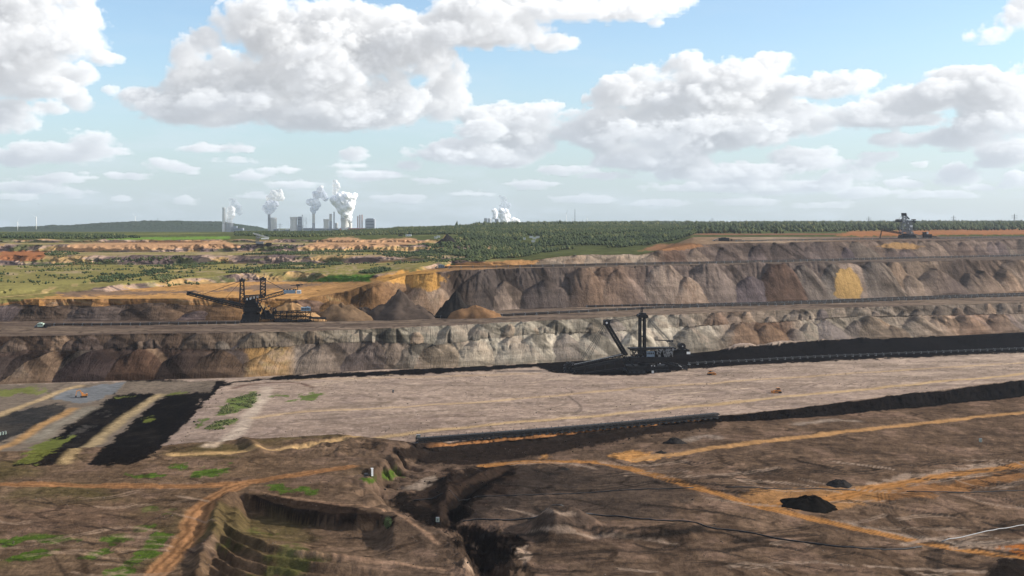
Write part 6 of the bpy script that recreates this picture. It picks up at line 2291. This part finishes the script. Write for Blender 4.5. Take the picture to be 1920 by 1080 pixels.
bulldozer(1333, 703, R(10), 'orange bulldozer below the bucket excavator on the beige terrace', 1.25)
bulldozer(1457, 737, R(190), 'yellow-orange bulldozer beside the pale track on the beige terrace', 1.3)


def digger(px, py, rz, label, k=1.0):
    p = ground(px, py)
    o = root('hydraulic_digger', tuple(p), rz, label, 'excavator')
    for y in (-1.3, 1.3):
        crawler(o, -2.2 * k, 2.2 * k, y * k, .7 * k, 1.0 * k, M['rubber'], M['dark'])
    h = part(o, 'house', M['orange'], lambda b: (b.box(-2.4 * k, 1.4 * k, -1.3 * k, 1.3 * k, 1.1 * k, 2.3 * k), b.box(-2.6 * k, -1.4 * k, -1.3 * k, 1.3 * k, 1.1 * k, 2.6 * k)))
    c = part(h, 'cab', M['orange'], lambda b: b.box(.2 * k, 1.6 * k, -1.3 * k, -.2 * k, 2.3 * k, 3.3 * k, 0.9))
    part(o, 'boom', M['orange'], lambda b: (b.bar((1.0 * k, .2 * k, 2.0 * k), (2.4 * k, .2 * k, 5.2 * k), .6 * k, .7 * k), b.bar((2.4 * k, .2 * k, 5.2 * k), (4.6 * k, .2 * k, 4.6 * k), .5 * k, .6 * k), b.bar((4.6 * k, .2 * k, 4.8 * k), (5.2 * k, .2 * k, 1.4 * k), .4 * k, .5 * k)))
    part(o, 'bucket', M['dark'], lambda b: b.box(4.5 * k, 5.7 * k, -.4 * k, .8 * k, .3 * k, 1.5 * k, 0.8))


digger(157, 745, R(200), 'orange hydraulic digger on the wet grey silt at left', 1.25)


def van(px, py, rz, label, name='van', L=5.5, H=2.4, mat='white', cat='van'):
    p = ground(px, py)
    o = root(name, tuple(p), rz, label, cat)
    part(o, 'body', M[mat], lambda b: (b.box(-L / 2, L / 2 * .55, -1, 1, .5, H), b.box(L / 2 * .55, L / 2, -1, 1, .5, H * .6)))
    part(o, 'windscreen', M['glass'], lambda b: b.box(L / 2 * .55, L / 2 * .62, -.9, .9, H * .6, H * .95))
    for x in (-L * .3, L * .3):
        for y in (-1, 1):
            part(o, 'wheel', M['rubber'], lambda b: b.tube([(x, y - .12, .45), (x, y + .12, .45)], .45, 12))


def site_cabin(px, py, label, L=14, H=4, rz=0.0):
    p = ground(px, py)
    o = root('site_cabin', tuple(p), rz, label, 'cabin')
    part(o, 'walls', M['white'], lambda b: b.box(-L / 2, L / 2, -2.5, 2.5, 0, H))
    part(o, 'roof', M['pale'], lambda b: b.box(-L / 2 - .3, L / 2 + .3, -2.8, 2.8, H + .005, H + .35))
    for k in range(3):
        part(o, 'window', M['glass'], lambda b: b.box(-L * .4 + L * .3 * k, -L * .25 + L * .3 * k, -2.58, -2.51, H * .4, H * .75))


site_cabin(766, 443, 'white site cabin on the wooded rim above the orange spoil ridge', 15, 5)
van(751, 443, 0.2, 'dark lorry left of the white site cabin on the rim', 'lorry', 12, 4, 'dark', 'lorry')
van(1216, 436, 0.2, 'white van on the far road along the wooded slope, right one', 'van', 7, 3.4)
van(1180, 441, 0.2, 'white lorry on the far road along the wooded slope, left one', 'lorry', 14, 3.6, 'white', 'lorry')
van(897, 445, 0.2, 'lone white van among the trees right of the dark spoil cone', 'van', 7, 3.4)
for i, (x, y, L) in enumerate(((981, 449, 12), (996, 446, 10), (1002, 448.5, 9), (1008, 446, 9), (1000, 454, 9))):
    site_cabin(x, y, ('leftmost white cabin in the clearing of the wooded slope', 'white cabin at the top of the clearing, second from left', 'middle white cabin in the clearing of the wooded slope', 'rightmost white cabin in the clearing of the wooded slope', 'lowest white cabin in the clearing of the wooded slope')[i], L, 4.5)
for i, (x, y) in enumerate(((817, 447), (822, 445))):
    site_cabin(x, y, ('pale cabin at the left foot of the dark spoil cone', 'pale cabin touching the dark spoil cone')[i], 8, 4)
# dark spoil cone on the rim
heap(838, 458, 46, 17, 'dark pointed spoil cone among bushes above the green slope', 'heap', 15, 1.0)

# a bird over the left horizon
b = MB()
b.add([(0, 0, 0), (-.9, .1, .25), (-1.7, .25, .05), (-.9, .35, .22), (0, .35, .05), (.9, .35, .22), (1.7, .25, .05), (.9, .1, .25), (0, -.45, 0), (0, .8, 0), (0, .2, -.14)],
      [(0, 1, 3, 4), (1, 2, 3), (0, 4, 5, 7), (7, 5, 6), (8, 0, 10), (4, 9, 10), (0, 4, 10), (8, 10, 0)])
bd = b.build('bird', M['dark'], None, False, at(72, 383, 900))
bd.rotation_euler = (R(12), R(8), 0.6)
tag(bd, 'small dark bird in flight over the left horizon', 'bird')


# ================================================================ plants
def bush(px, py, w, h, label):
    p = ground(px, py)
    k = p.y / F
    W, H = w * k / 2, h * k
    o = root('shrub', tuple(p), 0, label, 'shrub')
    rr = random.Random(3)
    b = MB()
    for i in range(7):
        t = rr.uniform(0, 6.28)
        b.tube([(0, 0, -0.3), (W * .35 * math.cos(t), W * .35 * math.sin(t), H * .4), (W * .7 * math.cos(t), W * .7 * math.sin(t), H * rr.uniform(.7, 1))], [.12, .08, .03], 5)
    b.build('stems', M['bark'], o)
    b = MB()
    for i in range(900):
        d = Vector((rr.gauss(0, 1), rr.gauss(0, 1), rr.gauss(0, 1))).normalized() * rr.uniform(.45, 1.0) ** .5
        c = Vector((d.x * W, d.y * W, H * .52 + d.z * H * .5)) * (0.85 + .3 * rr.random())
        a = Vector((rr.uniform(-1, 1), rr.uniform(-1, 1), rr.uniform(-1, 1))).normalized() * rr.uniform(.15, .32)
        e = a.cross(Vector((rr.uniform(-1, 1), rr.uniform(-1, 1), rr.uniform(-1, 1)))).normalized() * .14
        b.add([c - a, c + e, c + a, c - e], [(0, 1, 2, 3)])
    b.build('foliage', M['leaf'], o)


bush(727, 992, 15, 22, 'single green shrub at the right end of the dark scarp')


def foliage_material(name, c0, c1, c2):
    m = bpy.data.materials.new(name)
    m.use_nodes = True
    g = NT(m.node_tree)
    bs = g.n['Principled BSDF']
    bs.inputs['Roughness'].default_value = 0.8
    bs.inputs['Specular IOR Level'].default_value = 0.1
    at_ = g.n.new('ShaderNodeAttribute'); at_.attribute_name = 'tone'
    geo = g.n.new('ShaderNodeNewGeometry')
    n = g.noise(geo.outputs['Position'], 0.35, 4, 0.6)
    col = g.mix(g.ramp(at_.outputs['Fac'], 0.0, 0.55), c0, c1)
    col = g.mix(g.ramp(at_.outputs['Fac'], 0.6, 1.0), col, c2)
    f = g.ramp(n, 0.3, 0.7, 0.6, 1.4, smooth=False)
    g.l.new(g.vec('SCALE', col, f), bs.inputs['Base Color'])
    return m


M['forest'] = foliage_material('forest_foliage', (0.024, 0.038, 0.016), (0.056, 0.072, 0.026), (0.14, 0.135, 0.05))

ICO_V, ICO_F = [], []
_bm = bmesh.new()
bmesh.ops.create_icosphere(_bm, subdivisions=1, radius=1.0)
ICO_V = np.array([v.co[:] for v in _bm.verts]); ICO_F = np.array([[v.index for v in f.verts] for f in _bm.faces])
_bm.free()
OCT_V = np.array([(1, 0, 0), (0.31, 0.95, 0), (-0.81, 0.59, 0), (-0.81, -0.59, 0), (0.31, -0.95, 0), (0.1, 0.05, 1), (0, 0, -0.9)], float)
OCT_F = np.array([(k, (k + 1) % 5, 5) for k in range(5)] + [((k + 1) % 5, k, 6) for k in range(5)])


def heights(xs, ys):
    """vectorised terrain height (rows of a column are sorted in Y)"""
    px = HX + F * xs / ys
    c = np.clip((px - PX[0]) / (PX[-1] - PX[0]) * (NC - 1), 0, NC - 1.001).astype(int)
    z = np.zeros_like(xs)
    order = np.argsort(c)
    cs = c[order]
    st = np.searchsorted(cs, np.arange(NC)); en = np.searchsorted(cs, np.arange(NC), 'right')
    for k in range(NC):
        if en[k] > st[k]:
            i = order[st[k]:en[k]]
            z[i] = np.interp(ys[i], BY[:, k], BZ[:, k])
    return z


def woodland(name, label, pts, size, seed, tall=1.0, cat='woodland', kind='stuff', base=None, mat='forest', sink=0.75):
    """pts: (n,2) map positions; size (n,) crown radius: low crowns of uneven lumps"""
    rg = np.random.default_rng(seed)
    n = len(pts)
    BV, BF = base if base is not None else (OCT_V, OCT_F)
    z = heights(pts[:, 0], pts[:, 1])
    rot = rg.uniform(0, 6.28, n)
    sx = size * rg.uniform(0.8, 1.25, n); sz = size * rg.uniform(0.8, 1.5, n) * tall
    jit = 1 + rg.uniform(-0.32, 0.32, (n, len(BV)))
    v = BV[None] * jit[..., None]
    c, s = np.cos(rot)[:, None], np.sin(rot)[:, None]
    x = (v[..., 0] * c - v[..., 1] * s) * sx[:, None] + pts[:, 0][:, None]
    y = (v[..., 0] * s + v[..., 1] * c) * sx[:, None] + pts[:, 1][:, None]
    zz = v[..., 2] * sz[:, None] + (z + sz * sink)[:, None]
    V = np.stack([x, y, zz], -1).reshape(-1, 3)
    Fc = (BF[None] + (np.arange(n) * len(BV))[:, None, None]).reshape(-1, 3)
    me = bpy.data.meshes.new(name)
    me.vertices.add(len(V)); me.vertices.foreach_set('co', V.astype(np.float32).ravel())
    me.loops.add(len(Fc) * 3); me.loops.foreach_set('vertex_index', Fc.astype(np.int32).ravel())
    me.polygons.add(len(Fc)); me.polygons.foreach_set('loop_start', np.arange(0, len(Fc) * 3, 3, dtype=np.int32))
    at_ = me.attributes.new('tone', 'FLOAT', 'POINT')
    pat = fbm2(pts[:, 0] / 120, pts[:, 1] / 160 + seed, 3)
    tone = np.clip(rg.beta(2, 2.4, n) * 0.75 + (pat - 0.5) * 1.1 + 0.12, 0, 1)
    at_.data.foreach_set('value', np.repeat(tone, len(BV)).astype(np.float32))
    me.update(calc_edges=True)
    me.materials.append(M[mat])
    o = bpy.data.objects.new(name, me)
    COL.objects.link(o)
    return tag(o, label, cat, kind=kind)


def inpoly(px, py, pts):
    ins = np.zeros(px.shape, bool)
    p = np.array(pts, float)
    for i in range(len(p)):
        a, b_ = p[i - 1], p[i]
        ins ^= ((a[1] > py) != (b_[1] > py)) & (px < (b_[0] - a[0]) * (py - a[1]) / (b_[1] - a[1] + 1e-12) + a[0])
    return ins


def scatter(n, polys, y0, y1, x0, x1, seed, thr=None, scale=60):
    """random map positions whose ground point shows inside any of the traced outlines"""
    rg = np.random.default_rng(seed)
    Y = np.sqrt(rg.uniform(y0 ** 2, y1 ** 2, n)); px = rg.uniform(x0, x1, n)
    X = (px - HX) * Y / F
    py = HY - F * heights(X, Y) / Y
    ok = np.zeros(n, bool)
    for p in polys:
        ok |= inpoly(px, py, p)
    if thr is not None:
        ok &= fbm2(X / scale, Y / scale + seed, 4) > thr
    return np.stack([X, Y], -1)[ok]


rgs = np.random.default_rng(12)


def off_roads(P):
    px = HX + F * P[:, 0] / P[:, 1]
    c = np.clip(np.rint((px - PX[0]) / (PX[-1] - PX[0]) * (NC - 1)).astype(int), 0, NC - 1)
    ok = np.array([ROADID[min(NR - 1, int(np.searchsorted(BY[:, k], y))), k] == 0 for k, y in zip(c, P[:, 1])])
    return P[ok]


slope = [(800, 470), (850, 452), (870, 440), (740, 440), (720, 436), (760, 424), (1000, 421), (1300, 414), (1440, 415), (1380, 424), (1310, 436), (1270, 450), (1230, 458), (1170, 464), (1060, 468), (1010, 476), (960, 486), (900, 488), (860, 482)]
P = scatter(56000, [slope], 2250, 5200, 700, 1450, 41)
clear = [[(975, 458), (985, 443), (1015, 442), (1020, 456), (1000, 460)], [(1010, 464), (1060, 460), (1160, 461), (1130, 466), (1020, 468)], [(1020, 447), (1300, 429), (1420, 424), (1420, 427), (1300, 433), (1020, 450)]]
ppx = HX + F * P[:, 0] / P[:, 1]; ppy = HY - F * heights(P[:, 0], P[:, 1]) / P[:, 1]
ok = np.ones(len(P), bool)
for c in clear:
    ok &= ~inpoly(ppx, ppy, c)
P = P[ok]
woodland('forest', 'mixed green wood on the slope beyond the upper terrace', P, rgs.uniform(1.8, 4.4, len(P)) * (0.75 + P[:, 1] / 9000), 51, 1.0)
P = scatter(17000, [[(1290, 440), (1290, 410), (2110, 405), (2110, 430), (1600, 434), (1400, 440)]], 3350, 9000, 1290, 2110, 42, 0.40, 160)
woodland('forest', 'far belt of woods and hedges along the right horizon', P, rgs.uniform(4, 8, len(P)), 52, 1.2)
P = scatter(26000, [[(-190, 462), (-190, 438), (0, 440), (200, 441), (265, 446), (150, 450), (60, 460)], [(440, 442), (440, 432), (740, 428), (740, 440), (560, 445)]], 3000, 5600, -190, 745, 43)
woodland('forest', 'dark belt of trees behind the old pit rim at left', P, rgs.uniform(2.0, 4.2, len(P)), 53, 0.9)
P = scatter(14000, [[(700, 436), (1000, 420), (1300, 414), (1300, 422), (900, 430)]], 5200, 8800, 690, 1310, 47)
woodland('forest', 'low wood along the central horizon behind the cabins', P, rgs.uniform(5, 9, len(P)), 57, 1.2)
bands = [[(150, 540), (300, 512), (420, 494), (430, 486), (330, 500), (160, 526)], [(250, 530), (300, 518), (350, 520), (380, 536), (300, 538)], [(170, 548), (230, 535), (245, 545), (190, 552)], [(60, 500), (200, 486), (360, 480), (360, 486), (200, 496)],
         [(400, 512), (560, 490), (640, 486), (640, 500), (480, 512)], [(430, 480), (560, 470), (900, 462), (900, 470), (560, 478)], [(640, 468), (820, 456), (880, 470), (840, 488), (700, 480)], [(440, 464), (580, 458), (590, 464), (460, 470)], [(80, 478), (120, 468), (150, 476), (110, 484)],
         [(820, 500), (850, 480), (920, 486), (900, 494)], [(660, 512), (720, 502), (740, 508), (700, 514)]]
P = scatter(120000, bands, 1650, 3300, -190, 930, 44, 0.53, 55)
woodland('bushes', 'dark green bushes on the old overgrown pit steps', P, rgs.uniform(1.0, 2.5, len(P)), 54, 0.8, 'bushes')
P = scatter(40000, [[(-190, 560), (-190, 500), (0, 500), (430, 480), (900, 455), (900, 490), (420, 510), (100, 560)]], 1650, 3300, -190, 930, 45, 0.64, 30)
woodland('bushes', 'scattered low scrub over the grassy pit steps', P, rgs.uniform(1.0, 2.2, len(P)), 55, 0.8, 'bushes')
P = scatter(12000, [[(403, 777), (440, 747), (476, 736), (490, 740), (472, 764), (420, 779)], [(380, 808), (402, 791), (446, 785), (420, 805)], [(365, 802), (372, 788), (385, 786)]], 820, 1100, 360, 500, 46, 0.5, 8)
woodland('ground_cover', 'patches of weeds on the corner of the beige terrace', P, rgs.uniform(0.4, 0.9, len(P)), 56, 0.6, 'weeds')

# clods and stones lying about on the churned ground
M['clod'] = foliage_material('clods', (0.04, 0.032, 0.027), (0.085, 0.066, 0.054), (0.19, 0.155, 0.13))
P = scatter(24000, [[(-60, 1120), (-60, 872), (640, 842), (760, 860), (1345, 800), (1980, 752), (1980, 1120)]], 515, 1080, -60, 1980, 61, 0.47, 38)
P = off_roads(P)
woodland('clods', 'loose clods and stones strewn over the dark pit floor', P, rgs.gamma(1.4, 0.07, len(P)) + 0.12, 62, 0.5, 'clods', mat='clod', sink=0.2)
P = scatter(9000, [[(380, 840), (440, 716), (1010, 692), (1980, 662), (1980, 705), (1345, 780), (780, 828)]], 850, 1400, 380, 1980, 63, 0.5, 45)
woodland('clods', 'small clods strewn over the beige terrace', P, rgs.gamma(1.6, 0.09, len(P)) + 0.14, 64, 0.6, 'clods', mat='clod', sink=0.2)
P = scatter(5000, [[(740, 860), (780, 836), (1345, 790), (1340, 805), (1000, 860), (860, 880)], [(830, 990), (900, 975), (1000, 1010), (960, 1080), (880, 1090)], [(700, 905), (860, 870), (930, 880), (860, 985), (780, 990)], [(270, 870), (420, 712), (440, 716), (330, 850)]], 515, 1150, 260, 1380, 65)
woodland('coal_lumps', 'black lumps of coal and spoil round the trench, bowl and gully', P, rgs.gamma(1.6, 0.13, len(P)) + 0.18, 66, 0.7, 'coal', mat='heap', sink=0.25)

# wooded hill behind the left pit side
hx = np.linspace(-330, 640, 420)
crest = np.interp(hx, (-330, 0, 60, 110, 160, 200, 250, 300, 380, 420, 450, 500, 560, 640), (432, 427, 424.5, 423, 421, 417.5, 415.5, 414.8, 414.6, 416.5, 421, 429, 438, 446))
nyh = 46
HV = []
for j in range(nyh):
    f = j / (nyh - 1)
    Y = 9500 + 1600 * f
    zc_ = (HY - crest) / F * 10550
    prof = math.sin(min(1.0, f / 0.66) * math.pi / 2) ** 1.2 if f < 0.66 else 1 - 0.5 * ((f - 0.66) / 0.34) ** 1.5
    X = (hx - HX) * Y / F
    z = -75 + (zc_ + 75) * prof
    z = z + (fbm2(X / 22, Y / 30 + 3, 4, 0.6) - 0.5) * 20 * prof + (fbm2(X / 130, Y / 130, 3) - 0.5) * 18 * prof
    HV.append(np.stack([X, np.full_like(X, Y), z], -1))
HV = np.array(HV)
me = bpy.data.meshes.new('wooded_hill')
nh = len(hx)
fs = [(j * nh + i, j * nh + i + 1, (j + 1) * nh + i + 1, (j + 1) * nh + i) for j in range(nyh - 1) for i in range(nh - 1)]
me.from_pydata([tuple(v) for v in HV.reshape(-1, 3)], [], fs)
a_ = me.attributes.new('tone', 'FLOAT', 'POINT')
a_.data.foreach_set('value', np.clip(fbm2(HV[..., 0].ravel() / 60, HV[..., 2].ravel() / 12, 4) * 0.3 - 0.2, 0, 1).astype(np.float32))  # tone kept near its darkest: cloud shade painted into the hill's foliage
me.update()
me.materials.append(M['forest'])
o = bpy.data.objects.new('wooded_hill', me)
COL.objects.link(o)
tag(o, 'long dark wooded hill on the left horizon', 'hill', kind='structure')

# ---------------------------------------------------------------- haze
b = MB()
b.box(-11500, 11500, -60, 16800, -190, 420)
hz = b.build('haze', M['grey'])
hm = bpy.data.materials.new('haze_air')
hm.use_nodes = True
hg = NT(hm.node_tree)
hg.n.remove(hg.n['Principled BSDF'])
hv = hg.n.new('ShaderNodeVolumePrincipled')
hv.inputs['Color'].default_value = (0.80, 0.88, 1.0, 1)
hv.inputs['Density'].default_value = HAZE_DENSITY
hv.inputs['Anisotropy'].default_value = 0.3
hg.l.new(hv.outputs[0], [n for n in hg.n if n.type == 'OUTPUT_MATERIAL'][0].inputs['Volume'])
hz.data.materials.clear()
hz.data.materials.append(hm)
tag(hz, 'thin pale air between the look-out and the horizon', 'haze', kind='stuff')
